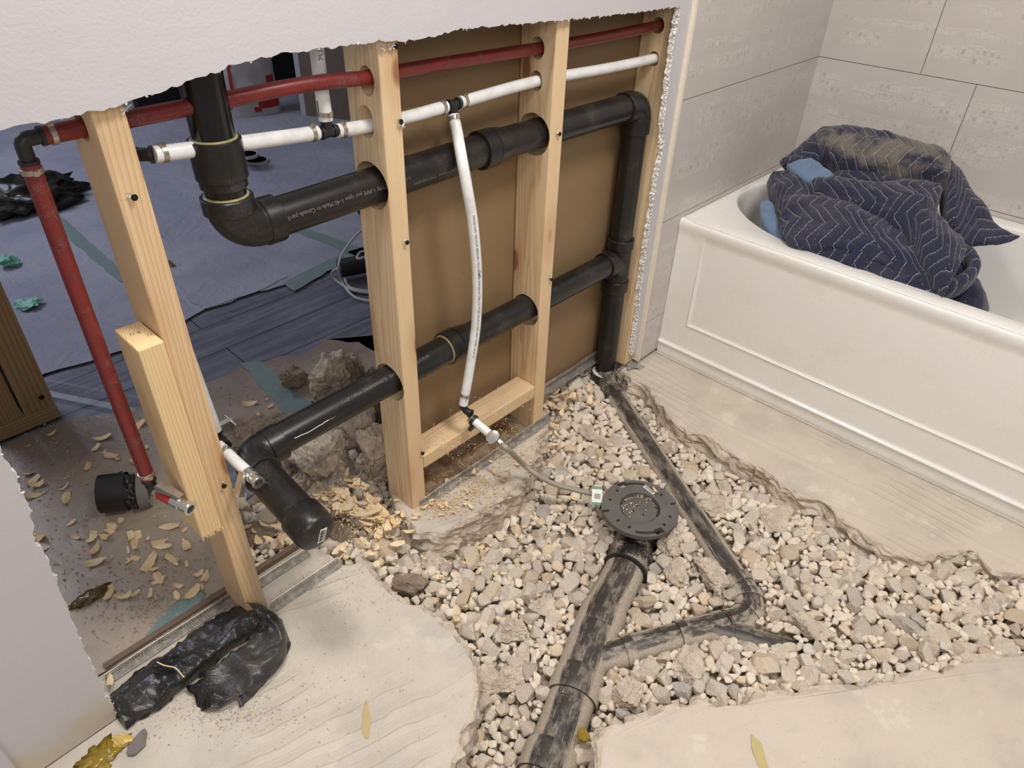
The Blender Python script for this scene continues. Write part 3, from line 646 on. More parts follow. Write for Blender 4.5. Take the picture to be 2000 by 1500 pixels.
def paper_scrap(parent, px, py, y=-.002, n=7, seed=1, r=.004):
    rg2 = random.Random(seed); c = W(px, py, y=y); m = MB()
    for _ in range(n):
        d = Vector((rg2.uniform(-1, 1), rg2.uniform(-.6, 0), rg2.uniform(-1, 1))) * r; e_ = Vector((rg2.uniform(-1, 1), rg2.uniform(-1, 0), rg2.uniform(-1, 1))) * r * .4
        m.add([c, c + d, c + d + e_, c + e_], [(0, 1, 2, 3)])
    return m.build('paper_scrap', M['gypsum'], parent)
STUDS = []
labs = ['leftmost pine wall stud, short block beside it and black film at its foot', 'pine wall stud between the open room and the brown wall board',
        'pine wall stud at the right end of the low cross block', 'pine wall stud mostly hidden behind the right torn drywall edge and the black stack']
hl = [[(.045, .917, .016, .018)], [(.034, .909, .019, .022), (.045, .846, .020, .026), (.045, .742, .043, .040), (.045, .335, .043, .040)],
      [(.045, .905, .017, .020), (.045, .847, .016, .019), (.045, .745, .042, .042), (.045, .337, .040, .040)], [(.045, .903, .016, .017), (.045, .834, .014, .016)]]
for i in range(4):
    zb = [-.0, -.006, -.012, 0][i]
    o = board('wall_stud', (.038, .0885, 1.9), M['stud_blue'] if i == 0 else M['stud']); o.location = ((i - 1) * PITCH - .019, .0445, zb)
    cyl_cutters(o, hl[i]); STUDS.append(tag(o, labs[i], 'stud', 'studs of the opened wall'))
for (i, px, py) in [(0, 263, 386), (0, 438, 950), (1, 773, 91), (1, 784, 238), (1, 796, 474), (1, 826, 886), (2, 1094, 262), (2, 1078, 546)]: screw(STUDS[i], px, py, sink=-.007 if py > 200 else -.001, tilt=(.25, -.2) if py > 800 else (.1, -.1))
for (i, px, py, n, r) in [(0, 255, 380, 8, .006), (0, 434, 940, 3, .004), (1, 780, 240, 12, .010), (1, 790, 471, 7, .005), (1, 762, 88, 16, .007), (1, 745, 90, 14, .007), (2, 1088, 258, 7, .005), (2, 1075, 543, 5, .004), (0, 245, 212, 10, .006)]: paper_scrap(STUDS[i], px, py, n=n, seed=px, r=r)
# short block beside the left stud
blk = board('wood_block', (.036, .075, .372), M['block'], bevel=.0025); blk.location = (-.4635 - .0005, .0375 - .012, .272); blk.rotation_euler = (0, R_ if False else 0, 0)
tag(blk, 'short rough sawn pine block fixed to the left side of the leftmost stud', 'wood block')
# splinters at its sawn lower end, green pencil figures on the top end
m = MB(); rg = random.Random(2)
for k in range(46):
    x = -.481 + .036 * rg.random(); y = -.012 + rg.choice((0, 0, 0, rg.random() * .07)); l = rg.uniform(.002, .009); c = Vector((x, y, .2725))
    m.add([c + Vector((-.0008, 0, .001)), c + Vector((.0008, 0, .001)), c + Vector((rg.uniform(-.002, .002), rg.uniform(-.002, .001), -l))], [(0, 1, 2)])
m.build('splinters', M['shaving'], blk)
m = MB()
for a, b in (((-.472, .03), (-.470, .038)), ((-.468, .029), (-.466, .037)), ((-.463, .028), (-.459, .035)), ((-.459, .028), (-.463, .035)), ((-.456, .012), (-.454, .02)), ((-.452, .011), (-.450, .019))):
    d = Vector((b[0] - a[0], b[1] - a[1], 0)); n_ = Vector((-d.y, d.x, 0)).normalized() * .0005; A = Vector((*a, .6446)); B = Vector((*b, .6446)); m.add([A - n_, B - n_, B + n_, A + n_], [(0, 1, 2, 3)])
m.build('green_figures', M['green_print'], blk)
# cross block between the two middle studs
cb = board('cross_block', (.062, .036, PITCH - .040), M['stud'], bevel=.003); cb.rotation_euler = (0, pi / 2, pi / 2)
cb.rotation_euler = Euler((0, pi / 2, 0)); 
cb.data.transform(Matrix.Rotation(pi / 2, 4, 'Z')); cb.location = (.001, .031, .120)
tag(cb, 'low horizontal pine cross block between two studs, dusted with sawdust', 'wood block')

# ============================================================ DRAIN PIPING (glued: one thing)
Yp = .045
drain = empty('drain_piping', (.735, .045, -.1), 'glued black drain piping running through the studs, down the stack and along the trench', 'drain pipe')
def pipe(p, r=.0300, mat='abs', name='pipe', label=None, seg=36):
    m = MB(); m.sweep(p, r, seg); o = m.build(name, M[mat], drain, smooth=40)
    if label: o['label'] = label
    return o
def hubprof(m, a, b, r, lip=.0015, seg=36):
    a, b = Vector(a), Vector(b); d = (b - a).normalized(); L = (b - a).length
    m.sweep([a, a + d * .0012, a + d * (L - .0012), b], [r - .0014, r, r, r - .0014], seg)
def fitting(kind, segs, mat='abs', label=None, extra=None):
    m = MB()
    for s in segs: 
        if s[0] == 'h': hubprof(m, s[1], s[2], s[3])
        else: m.sweep(s[1], s[2], 36)
    o = m.build(kind, M[mat], drain, smooth=38)
    if label: o['label'] = label
    return o
def glue_ring(c, d, r, parent):
    m = MB(); d = Vector(d).normalized(); c = Vector(c); m.sweep([c, c + d * .001, c + d * .0025], [r + .0028, r + .0032, r + .0006], 36); return m.build('cement_bead', M['glue'], parent, smooth=50)
RX = -.289
riser = pipe([(RX, Yp, 1.5), (RX, Yp, .77)], .0285, 'abs_shiny', label='shiny vertical drain pipe coming down from above')
cpl = fitting('coupling', [('h', (RX, Yp, .872), (RX, Yp, .818), .0355), ('h', (RX, Yp, .832), (RX, Yp, .805), .0325)]); glue_ring((RX, Yp, .872), (0, 0, 1), .0285, cpl)
b1 = bend((RX, Yp, .80), (RX, Yp, .738), (-.10, Yp, .738), .042, 10)
el = fitting('elbow', [('h', (RX, Yp, .792), (RX, Yp, .768), .0365), ('s', [(RX, Yp, .785)] + b1 + [(-.22, Yp, .738)], .0335), ('h', (-.246, Yp, .738), (-.218, Yp, .738), .0355)]); glue_ring((RX, Yp, .792), (0, 0, 1), .0285, el)
up = pipe([(-.23, Yp, .738), (.24, Yp, .746), (.70, Yp, .742)], .0300)
fitting('coupling', [('h', (.212, Yp, .7455), (.243, Yp, .7455), .0362), ('s', [(.243, Yp, .7455), (.262, Yp, .7455), (.275, Yp, .7455)], [.0362, .034, .0315])])
SX = .738
b2 = bend((.60, Yp, .742), (SX, Yp, .742), (SX, Yp, .6), .030, 10)
fitting('elbow', [('h', (.676, Yp, .742), (.706, Yp, .742), .0345), ('s', [(.70, Yp, .742)] + b2 + [(SX, Yp, .69)], .0318), ('h', (SX, Yp, .712), (SX, Yp, .675), .0335)])
pipe([(SX, Yp, .70), (SX, Yp, .32), (SX + .003, Yp, -.05)], .0285, label='vertical stack with white scuff marks low down')
# sanitary tee on the stack
fitting('tee', [('h', (SX, Yp, .405), (SX, Yp, .378), .0345), ('s', [(SX, Yp, .39), (SX, Yp, .28)], .0315), ('h', (SX, Yp, .285), (SX, Yp, .252), .0345),
                ('s', [(SX, Yp, .315), (SX - .02, Yp, .338), (.70, Yp, .345), (.68, Yp, .345)], .0315), ('h', (.672, Yp, .345), (.700, Yp, .345), .0345)], 'abs')
low = pipe([(.69, Yp, .345), (.15, Yp, .345), (-.33, Yp, .335)], .0298)
cl = fitting('coupling', [('h', (.112, Yp, .3445), (.142, Yp, .345), .0362), ('s', [(.142, Yp, .345), (.165, Yp, .345), (.178, Yp, .345)], [.0362, .034, .0312])]); glue_ring((.112, Yp, .3445), (-1, 0, 0), .0298, cl)
EX = -.356; EZ = .332
b3 = bend((-.2, Yp, EZ), (EX, Yp, EZ), (EX, -.2, EZ), .034, 10)
fitting('elbow', [('h', (-.318, Yp, EZ), (-.288, Yp, EZ + .001), .0345), ('s', [(-.30, Yp, EZ)] + b3 + [(EX, .0, EZ)], .0322), ('h', (EX, .012, EZ), (EX, -.012, EZ), .0345)])
stub = pipe([(EX, .0, EZ), (EX - .002, -.155, EZ - .022)], .0305, label='short stub pointing at the viewer, speckled with white dust')
cd_ = Vector((-.002, -.155, -.022)).normalized(); c0 = Vector((EX - .0015, -.118, EZ - .017)); m = MB()
m.sweep([c0, c0 + cd_ * .001, c0 + cd_ * .040, c0 + cd_ * .050, c0 + cd_ * .0545, c0 + cd_ * .0555], [.0345, .0352, .0352, .0322, .024, .0005], 40)
cap = m.build('pipe_cap', M['abs'], drain, smooth=70); cap['label'] = 'rounded cap closing the stub, with a barcode label'
fm = frame(c0 + cd_ * .0560 + Vector((.004, 0, 0)), (0.25, 0, 1), cd_)
m = MB(); barcode('barcode_label', fm, .030, .013, cap)
# scratches and paint run on the lower pipe
m = MB(); P_ = [(-.275, .4, .0), (-.235, .3, 0), (-.20, .42, 0), (-.165, .38, 0), (-.13, .5, 0), (-.105, .56, 0)]; rg = random.Random(4); seq = []
for a, b in zip(P_, P_[1:]):
    for k in range(6): t = k / 6; seq.append((a[0] + (b[0] - a[0]) * t, a[1] + (b[1] - a[1]) * t + rg.uniform(-.03, .03)))
vs = []
for x, a in seq:
    ax_ = Vector((x, Yp, EZ + .004)); 
    for da in (-.02, .03): vs.append(ax_ + Vector((0, -math.cos(a + da), math.sin(a + da))) * .0304)
m.add(vs, [(2 * i, 2 * i + 2, 2 * i + 3, 2 * i + 1) for i in range(len(seq) - 1)]); pr_ = m.build('paint_run', M['ink_white'], low); pr_['label'] = 'thin wandering white paint run'
text_on_tube('1-1/2" / 40mm DRAIN/WASTE   EXTRUDED ABS CELLULAR', .0085, [(-.33, Yp, .335), (.15, Yp, .345)], .0299, .165, (0, -.62, .78), 'printed_line', M['ink_grey'], low)
text_on_tube('1-1/2" DWV TYPE 1-PIPE por type 1-40 Made in Canada par/by', .0095, [(-.23, Yp, .738), (.24, Yp, .746)], .0301, .018 + .235, (0, -.97, .20), 'printed_line', M['ink_grey'], up, flip=True)
text_on_tube('made in Canada  TYPE 1 ABS DWV', .007, [(-.23, Yp, .738), (.24, Yp, .746)], .0301, .36, (0, -.97, -.20), 'printed_line', M['ink_grey'], up, flip=True)
# foot of the stack
m = MB(); zc = -.022; m.sweep([(SX, Yp, zc + .003), (SX, Yp, zc), (SX, Yp, zc - .004)], [.030, .0345, .033], 36); rp = m.build('sealant_ring', M['edge_trim'], drain, smooth=60); rp['label'] = 'cream ring around the foot of the stack'
d0 = Vector((.725, .012, -.060)); d1 = Vector((.358, -.612, -.072)); dd = (d1 - d0).normalized()
b4 = bend((SX, Yp, .05), (SX, .034, -.062), d0 + dd * .2, .034, 8)
fitting('elbow', [('h', (SX, Yp, -.024), (SX, Yp, -.050), .0350), ('s', [(SX, Yp, -.03)] + b4 + [d0 + dd * .05], .0325), ('h', d0 + dd * .030, d0 + dd * .058, .0350)], 'abs_grey')
pipe([d0 + dd * .03, d1], .0305, 'abs_dusty2', label='long diagonal pipe from the stack, greyed with dust')
# chain of fittings bending left to the main
Z7 = -.072
cp = [d1 - dd * .01, (.340, -.645, Z7), (.305, -.668, Z7), (.262, -.662, Z7), (.218, -.637, Z7), (.163, -.602, Z7), (.10, -.562, Z7 - .003), (.045, -.530, Z7 - .008), (-.01, -.495, Z7 - .015)]
cc = catmull(cp, 8)
def along(path, a, b):
    L = [0]
    for p, q in zip(path, path[1:]): L.append(L[-1] + (q - p).length)
    T = L[-1]; out = []
    for k in range(13):
        d = (a + (b - a) * k / 12) * T
        i = max(j for j in range(len(L)) if L[j] <= d + 1e-9); i = min(i, len(path) - 2); out.append(path[i].lerp(path[i + 1], (d - L[i]) / max(L[i + 1] - L[i], 1e-9)))
    return out
for k, (a, b, r, kind) in enumerate([(.0, .055, .0352, 'coupling'), (.05, .20, .0322, 'elbow'), (.095, .135, .0356, 'coupling'), (.19, .225, .0352, 'coupling'), (.22, .34, .0325, 'elbow'), (.30, .335, .0358, 'coupling'), (.355, .40, .0355, 'coupling'), (.36, .56, .0335, 'wye'), (.545, .585, .0356, 'coupling'), (.58, .84, .0308, 'pipe'), (.80, .845, .0352, 'coupling'), (.84, 1.0, .0325, 'coupling')]):
    m = MB(); pp = along(cc, a, b); m.sweep(pp, [r - .0012] + [r] * 11 + [r - .0012], 36); m.build(kind, M['abs_caked'], drain, smooth=40)
bp_ = catmull([(.205, -.632, Z7), (.215, -.655, Z7), (.248, -.722, Z7 + .002), (.283, -.782, Z7 - .004), (.343, -.835, Z7 - .013), (.424, -.888, Z7 - .030), (.47, -.92, Z7 - .045)], 8)
for a, b, r, kind in [(.0, .16, .0325, 'wye_branch'), (.12, .20, .0352, 'coupling'), (.18, .62, .0303, 'pipe'), (.42, .52, .0345, 'elbow'), (.60, 1.0, .0296, 'pipe')]:
    m = MB(); m.sweep(along(bp_, a, b), r, 36); m.build(kind, M['abs_dusty'], drain, smooth=40)
# main pipe under the flange
F0 = Vector((.330, -.368, -.085)); ml = [F0 + Vector((.0, 0, 0)), Vector((.238, -.406, -.088)), Vector((.09, -.447, -.090)), Vector((-.052, -.500, -.092)), Vector((-.169, -.545, -.095)), Vector((-.30, -.592, -.10)), Vector((-.46, -.65, -.11))]
mc = catmull(ml, 10); LL = sum((q - p).length for p, q in zip(mc, mc[1:]))
def mp(a, b, r, kind, mat='abs_dusty', lip=.0015, label=None):
    m = MB(); pp = along(mc, a, b); m.sweep(pp, [r - lip] + [r] * 11 + [r - lip], 44); o = m.build(kind, M[mat], drain, smooth=40)
    if label: o['label'] = label
    return o
mp(.10, .60, .0445, 'pipe'); mp(.07, .135, .0515, 'coupling', 'abs_grey'); mp(.131, .139, .0528, 'seal_ring', 'fit_black')
mp(.335, .50, .0480, 'wye'); mp(.275, .345, .0492, 'coupling'); mp(.47, .535, .0510, 'coupling'); mp(.53, .80, .0445, 'pipe'); mp(.655, .72, .0508, 'coupling'); mp(.72, 1.0, .0445, 'pipe')
# closet flange
FC = Vector((.333, -.362, 0.0)); m = MB()
m.sweep([FC + Vector((0, 0, -.012)), FC + Vector((0, 0, -.06)), F0 + Vector((-.005, -.002, .0)), F0 + Vector((-.05, -.02, -.003))], [.050, .050, .050, .049], 44)
m.build('flange_elbow', M['abs_grey'], drain, smooth=60)
NA, rs = 144, [.0465, .050, .056, .062, .066, .070, .0735, .077, .081, .086, .0885]
def slot(a, r):
    d = math.degrees(a) % 360
    for c in (52, 232):
        q = (d - c + 180) % 360 - 180
        if -24 < q < 8 and .0735 <= r < .081: return True
        if 8 <= q < 22 and .070 <= r < .0835: return True
    for c in (142, 322):
        q = (d - c + 180) % 360 - 180
        if abs(q) < 3 and r >= .0735: return True
    for c in (15, 85, 115, 170, 195, 265, 290, 350):
        q = (d - c + 180) % 360 - 180
        if abs(q) < 3.2 and .066 <= r < .0735: return True
    return False
bm = bmesh.new(); G = [[bm.verts.new(FC + Vector((r * math.cos(2 * pi * a / NA), r * math.sin(2 * pi * a / NA), 0))) for r in rs] for a in range(NA)]
for a in range(NA):
    for k in range(len(rs) - 1):
        if not slot(2 * pi * (a + .5) / NA, (rs[k] + rs[k + 1]) / 2): bm.faces.new((G[a][k], G[a][k + 1], G[(a + 1) % NA][k + 1], G[(a + 1) % NA][k]))
for v in list(bm.verts):
    if not v.link_faces: bm.verts.remove(v)
bm.normal_update(); bmesh.ops.solidify(bm, geom=bm.faces[:], thickness=.011)
me = bpy.data.meshes.new('toilet_flange'); bm.to_mesh(me); bm.free(); me.materials.append(M['abs_flange']); flg = bpy.data.objects.new('toilet_flange', me); COL.objects.link(flg); attach(flg, drain)
flg['label'] = 'round flange plate with slots, screw holes and wood chips on it'
zmax = max(v.co.z for v in me.vertices); FZ = zmax
m = MB(); m.sweep([FC + Vector((0, 0, FZ)), FC + Vector((0, 0, FZ - .001)), FC + Vector((0, 0, FZ - .012)), FC + Vector((0, 0, FZ - .013))], [.0478, .0468, .0455, .0001], 48, caps=False); 
m.sweep([FC + Vector((0, 0, FZ - .0125)), FC + Vector((0, 0, FZ - .009)), FC + Vector((0, 0, FZ - .0085)), FC + Vector((0, 0, FZ - .0085))], [.040, .0395, .038, .0001], 48, caps=False)
m.sweep([FC + Vector((0, 0, FZ - .030)), FC + Vector((0, 0, FZ - .024))], [.062, .066], 60)
m.build('knockout_cap', M['abs_flange'], flg, smooth=35)
for a in (1.0, 2.6, 4.4): 
    m = MB(); c = FC + Vector((.016 * math.cos(a), .016 * math.sin(a), FZ - .0084)); m.sweep([c, c + Vector((0, 0, .0005))], .0032, 12); m.build('recess_disc', M['fit_black'], flg)  # flat black discs; the hollows' shade is only their colour
s1 = W(1265, 942, z=.001); s2 = W(1286, 958, z=.001); xd = s2 - s1
barcode('barcode_label', frame(W(1268, 957, z=FZ + .0004) , xd, (0, 0, 1)), .032, .010, flg)

# ============================================================ WATER LINES
def clampring(c, d, r, parent):
    m = MB(); c = Vector(c); d = Vector(d).normalized(); m.sweep([c - d * .0035, c - d * .003, c + d * .003, c + d * .0035], [r + .0002, r + .0016, r + .0016, r + .0002], 26)
    s_ = d.cross(Vector((0, -.5, 1))).normalized(); t = d.cross(s_)
    Mx = frame(c + t * (-(r + .003)) * (1 if t.y > 0 else -1), d, t); m.box((-.003, -.0026, -.002), (.003, .0026, .002), 0, Mx)
    return m.build('clamp_ring', M['clamp'], parent, smooth=40)
def elfit(parent, pts, r=.0085, col=.0112, kind='elbow_fitting'):
    m = MB(); m.sweep(pts, r, 22)
    for a, b in ((pts[0], pts[1]), (pts[-1], pts[-2])):
        a, b = Vector(a), Vector(b); d = (b - a).normalized(); m.sweep([a, a + d * .004], col, 22)
    return m.build(kind, M['fit_black'], parent, smooth=45)
hot = empty('hot_water_line', (-.51, .045, .36), 'dull red plastic water tube crossing the studs high up and dropping to a shutoff valve', 'water pipe')
rp_ = [(-.488, Yp, .915), (-.27, .040, .918), tuple(W(560, 171, y=.026)), tuple(W(650, 158, y=.0225)), tuple(W(720, 151, y=.030)), (.12, .040, .911), (.5, Yp, .902), (.79, Yp, .903)]
m = MB(); m.sweep(catmull(rp_, 6), .0108, 24); m.build('tube', M['pex_red'], hot, smooth=40)
elfit(hot, [Vector((-.487, Yp, .915))] + bend((-.48, Yp, .915), (-.5105, Yp, .915), (-.5105, Yp, .88), .008, 5) + [Vector((-.5105, Yp, .888))])
clampring((-.478, Yp, .915), (1, 0, 0), .0108, hot)
m = MB(); m.sweep(catmull([(-.5105, Yp, .889), (-.512, Yp, .7), (-.5125, Yp, .5), (-.512, Yp, .392)], 6), .0106, 24); m.build('tube', M['pex_red'], hot, smooth=40)
clampring((-.511, Yp, .880), (0, 0, 1), .0108, hot); clampring((-.512, Yp, .402), (0, 0, 1), .0108, hot)
ZR = .362
va = W(302, 957, z=ZR + .004); vb = W(374, 996, z=ZR - .006); vd = (vb - va).normalized()
elfit(hot, [Vector((-.512, Yp, .392)), Vector((-.512, Yp, .380)), Vector((-.511, Yp - .004, .370)), va + vd * .002])
m = MB(); m.sweep([va, va + vd * .040], .0100, 24); t_ = m.build('tube', M['pex_red_dusty'], hot, smooth=40); t_['label'] = 'short red tube smeared with plaster'
clampring(va + vd * .008, vd, .0102, hot)
def valve(parent, a, d, leverdir, up, name='shutoff_valve'):
    a = Vector(a); d = Vector(d).normalized(); m = MB()
    m.sweep([a, a + d * .004, a + d * .0045, a + d * .020, a + d * .0205, a + d * .024, a + d * .0245, a + d * .036, a + d * .0365, a + d * .039], [.0085, .009, .0105, .0105, .0092, .0092, .0098, .0098, .0112, .0106], 26, caps=False)
    e0 = a + d * .039; m.sweep([e0, e0 + d * .0002], [.0106, .0074], 26, caps=False); m.sweep([e0 - d * .010, e0 + d * .0002], [.0070, .0074], 26, caps=False)
    v = m.build(name, M['chrome'], parent, smooth=40)
    m = MB(); m.sweep([e0 - d * .009, e0 - d * .0085], [.0074, .0074], 20); m.build('bore', M['fit_black'], v)
    up = Vector(up).normalized(); c = a + d * .012; m = MB(); m.sweep([c, c + up * .016], .0042, 16); m.sweep([c + up * .009, c + up * .013], .0062, 16)
    l = Vector(leverdir).normalized(); l = (l - up * l.dot(up)).normalized(); s_ = up.cross(l); h = c + up * .016
    q = [h - l * .006 - s_ * .0055, h - l * .006 + s_ * .0055, h + l * .020 + s_ * .0070, h + l * .036 + s_ * .0066, h + l * .036 - s_ * .0066, h + l * .020 - s_ * .0070]
    lo = [p - up * .0005 for p in q]; hi = [p + up * .0035 for p in q]; lo[2] -= up * .004; lo[5] -= up * .004; lo[3] -= up * .009; lo[4] -= up * .009
    m.add(lo + hi, [tuple(range(6))[::-1], tuple(range(6, 12))] + [(i, (i + 1) % 6, 6 + (i + 1) % 6, 6 + i) for i in range(6)])
    m.build('lever', M['chrome'], v); return v
valve(hot, va + vd * .034, vd, -vd + Vector((-.1, 0, .15)), (.20, -.25, .95))
cold = empty('cold_water_line', (.15, .045, .16), 'white plastic water tubing with black tees, steel clamp rings and a drop tube', 'water pipe')
def wt(pts, r=.0105, n=6, label=None, smoothp=True):
    m = MB(); m.sweep(catmull(pts, n) if smoothp else pts, r, 26); o = m.build('tube', M['pex_white'], cold, smooth=40)
    if label: o['label'] = label
    return o
wt([(-.372, Yp, .868), (-.25, Yp, .857), (-.128, Yp, .847)]); wt([(-.094, Yp, .843), (-.03, Yp, .839), (.06, Yp, .838), (.133, Yp, .840)]); wt([(.166, Yp, .841), (.37, Yp, .846), (.6, Yp, .838), (.79, Yp, .834)])
for x, z in ((-.360, .867), (-.138, .848), (-.084, .842), (.124, .8395), (.176, .8415)): clampring((x, Yp, z), (1, 0, 0), .0105, cold)
def tee(x, z, up=True):
    m = MB(); m.sweep([(x - .019, Yp, z), (x + .019, Yp, z - .0008)], .0085, 22); s_ = 1 if up else -1; m.sweep([(x, Yp, z), (x, Yp, z + s_ * .019)], .0085, 22)
    for k in (-1, 1): m.sweep([(x + k * .009, Yp, z), (x + k * .012, Yp, z)], .0102, 22)
    m.build('tee_fitting', M['fit_black'], cold, smooth=45)
tee(-.111, .845); tee(.150, .8405, False)
r2 = wt([(-.111, Yp, .862), (-.111, .0455, .892), (-.111, .046, .92), (-.111, .046, 1.5)], label='riser with outlined lettering'); clampring((-.111, Yp, .872), (0, 0, 1), .0105, cold)
text_on_tube('PURE', .012, [(-.111, .046, .862), (-.111, .046, 1.5)], .0105, .085, (-.1, -1, .2), 'lettering', M['ink_grey'], r2)
dp = catmull([(.150, Yp, .822), (.151, .042, .79), (.158, .032, .70), (.166, .022, .55), (.166, .014, .42), (.158, .008, .30), (.146, .004, .205), (.1435, .003, .190)], 8)
# the drop tube ends at the clip on the cross block
ec = W(905, 806, y=.0); dp = catmull([(.150, Yp, .822), W(892, 255, y=.030), W(900, 300, y=.006), W(911, 360, y=-.008), W(924, 440, y=-.012), W(932, 540, y=-.014), W(930, 630, y=-.014), W(919, 710, y=-.012), W(905, 790, y=-.010)], 8)
m = MB(); m.sweep(dp, .0102, 26); drop = m.build('tube', M['pex_white'], cold, smooth=40); drop['label'] = 'bowed drop tube covered in small black print'
clampring(dp[2], dp[3] - dp[2], .0104, cold); clampring(dp[-3], dp[-1] - dp[-3], .0104, cold)
dl = [dp[0] + Vector((0, 0, 0))] + dp[1:]
text_on_tube('1/2" PE-RT CAN/US F1960 CAN-US LISTED NSF-pw POTABLE 3/4 NSF/ANSI F2080 OR F1960 F1807/F2080 ASTM F876 100PSI PEX5006', .0056, dl[::-1], .0103, .12 + .0, (-.45, -1, .2), 'printed_line', M['ink'], drop)
text_on_tube('UPC', .0085, dl[::-1], .0103, .305, (-.30, -1, .2), 'lettering', M['ink'], drop)
# elbow, clip, short tube, round valve handle
e1 = dp[-1]; fw = Vector((.16, -1, -.22)).normalized(); h0 = e1 + Vector((.003, -.008, -.016))
elfit(cold, [e1 + Vector((0, 0, .002)), e1 + Vector((0, -.001, -.008)), h0 + Vector((0, .002, 0)), h0 + fw * .012], .0080, .0100)
sa = W(918, 815, y=-.018); sb = W(958, 849, y=-.075); fw = (sb - sa).normalized()
m = MB(); m.sweep([sa, sb], .0095, 26); m.build('tube', M['pex_white'], cold, smooth=40)
clampring(sa + fw * .004, fw, .0098, cold)
m = MB(); cc_ = sa + fw * .011; m.sweep([cc_ - fw * .0035, cc_ + fw * .0035], .0130, 20); Mx = frame(cc_ + Vector((.0, 0, -.014)), (1, 0, 0), fw); m.box((-.013, -.010, -.004), (.013, .006, .004), 0, Mx); m.build('pipe_clip', M['fit_black'], cold, smooth=40)
m = MB(); m.sweep([sb - fw * .004, sb + fw * .004, sb + fw * .0045, sb + fw * .026], [.0098, .0098, .0085, .0085], 24); sv = m.build('stop_valve', M['chrome'], cold, smooth=40)
kc = sb + fw * .010; kd = (Vector(CP) - kc).normalized(); kd = Vector((-.62, -.30, .72)).normalized(); m = MB(); NS = 36
prof = [(-.003, .010), (-.001, .0155), (.001, .0165), (.0035, .0150), (.0042, .0100), (.0042, .0002)]; fmx = frame(kc + kd * .013, (1, 0, 0), kd); vs = []
for h_, r_ in prof:
    for k in range(NS):
        rr = r_ * (1 + (.035 * math.cos(k * 2 * pi / NS * 9) if r_ > .013 else 0)); a = 2 * pi * k / NS; vs.append(fmx @ Vector((rr * math.cos(a), rr * .82 * math.sin(a), h_)))
fs = [(i * NS + k, i * NS + (k + 1) % NS, (i + 1) * NS + (k + 1) % NS, (i + 1) * NS + k) for i in range(len(prof) - 1) for k in range(NS)]
m.add(vs, fs); m.sweep([kc, kc + kd * .012], .0045, 16); m.build('round_handle', M['chrome'], sv, smooth=50)
hose = empty('supply_hose', tuple(sb), 'braided grey water supply hose drooping from the stop valve to the round flange', 'hose')
hp = [sb + fw * .026, sb + fw * .052, W(1020, 905, z=.060), W(1050, 928, z=.030), W(1085, 946, z=.006), W(1125, 957, z=-.008), W(1172, 968, z=-.012)]
m = MB(); m.sweep([sb + fw * .020, sb + fw * .024, sb + fw * .034, sb + fw * .0345], [.0092, .0098, .0098, .0085], 8); m.sweep([sb + fw * .034, sb + fw * .050, sb + fw * .0505], [.0080, .0078, .0066], 20); m.build('nut', M['clamp'], hose, smooth=30)
m = MB(); m.sweep(catmull(hp, 12), .0062, 22); m.build('braid', M['hose'], hose, smooth=60)
tg = frame(W(1166, 968, z=.004), W(1168, 985, z=0) - W(1166, 955, z=0), (-.4, -.35, .85)); m = MB(); m.box((-.022, -.012, 0), (.022, .012, .0008), 0, tg); m.box((-.022, -.012, .0008), (-.015, .012, .0011), 1, tg); m.box((.016, -.012, .0008), (.022, .012, .0011), 1, tg)
for k in range(7): m.box((-.004 + k * .0018, -.006, .0008), (-.0032 + k * .0018, .008, .0012), 2, tg)
t_ = m.build('tag_label', [M['white_card'], M['green_print'], M['ink']], hose); t_['label'] = 'green and white paper tag with a barcode'
# cold branch behind the left stud with its own shutoff valve
wt([(-.392, .100, .86), (-.386, .100, .6), (-.374, .100, .372)], .0105, label='tube dropping behind the left stud')
elfit(cold, [Vector((-.374, .100, .374)), Vector((-.374, .098, .362)), Vector((-.372, .09, .358)), Vector((-.376, .070, .358))])
elfit(cold, [Vector((-.372, Yp, .868)), Vector((-.384, Yp + .01, .868)), Vector((-.392, .09, .866)), Vector((-.392, .10, .856))])
m = MB(); m.sweep([(-.340, .13, .372), (-.340, .09, .372)], .002, 6); m.box((-.368, .106, .350), (-.338, .118, .374)); m.build('bracket', M['chrome'], cold)
wa = W(440, 882, z=.362); wb = W(483, 922, z=.358); wd = (wb - wa).normalized()
m = MB(); m.sweep([wa - wd * .02, wb], .0098, 26); m.build('tube', M['pex_white'], cold, smooth=40); clampring(wa + wd * .004, wd, .0100, cold)
valve(cold, wb - wd * .004, wd, Vector((-.55, -.25, -.85)), (-.80, -.1, .55))

# ============================================================ BATHTUB
tub = empty('bathtub', (1.24, -.8, 0), 'white acrylic alcove bathtub with a plain apron, navy blanket heaped inside', 'bathtub')
TX, TZ, TX1, TY0, TY1 = .907, .432, 1.570, -.023, -1.55
def tub_open(t, s=1.0, dz=0):
    """opening outline: two half ellipses joined by straight sides"""
    cx, a, b = 1.243, .281 * s, .365
    c, s_ = math.cos(t), math.sin(t)
    x = cx + a * c; y = (-.400 if s_ > 0 else -1.16) + b * (s - .0) * s_
    return x, y
NT = 96; m = MB(); rows = []
def rectpt(t):
    cx, cy = 1.243, -.787; hx, hy = (TX1 - TX) / 2, (TY0 - TY1) / 2
    x, y = tub_open(t); dx, dy = x - cx, y - cy; k = min(hx / abs(dx) if abs(dx) > 1e-6 else 9, hy / abs(dy) if abs(dy) > 1e-6 else 9); return cx + dx * k, cy + dy * k
ts = [2 * pi * i / NT for i in range(NT)]
def ring(fn): rows.append([fn(t) for t in ts])
ring(lambda t: (*rectpt(t), TZ - .002))
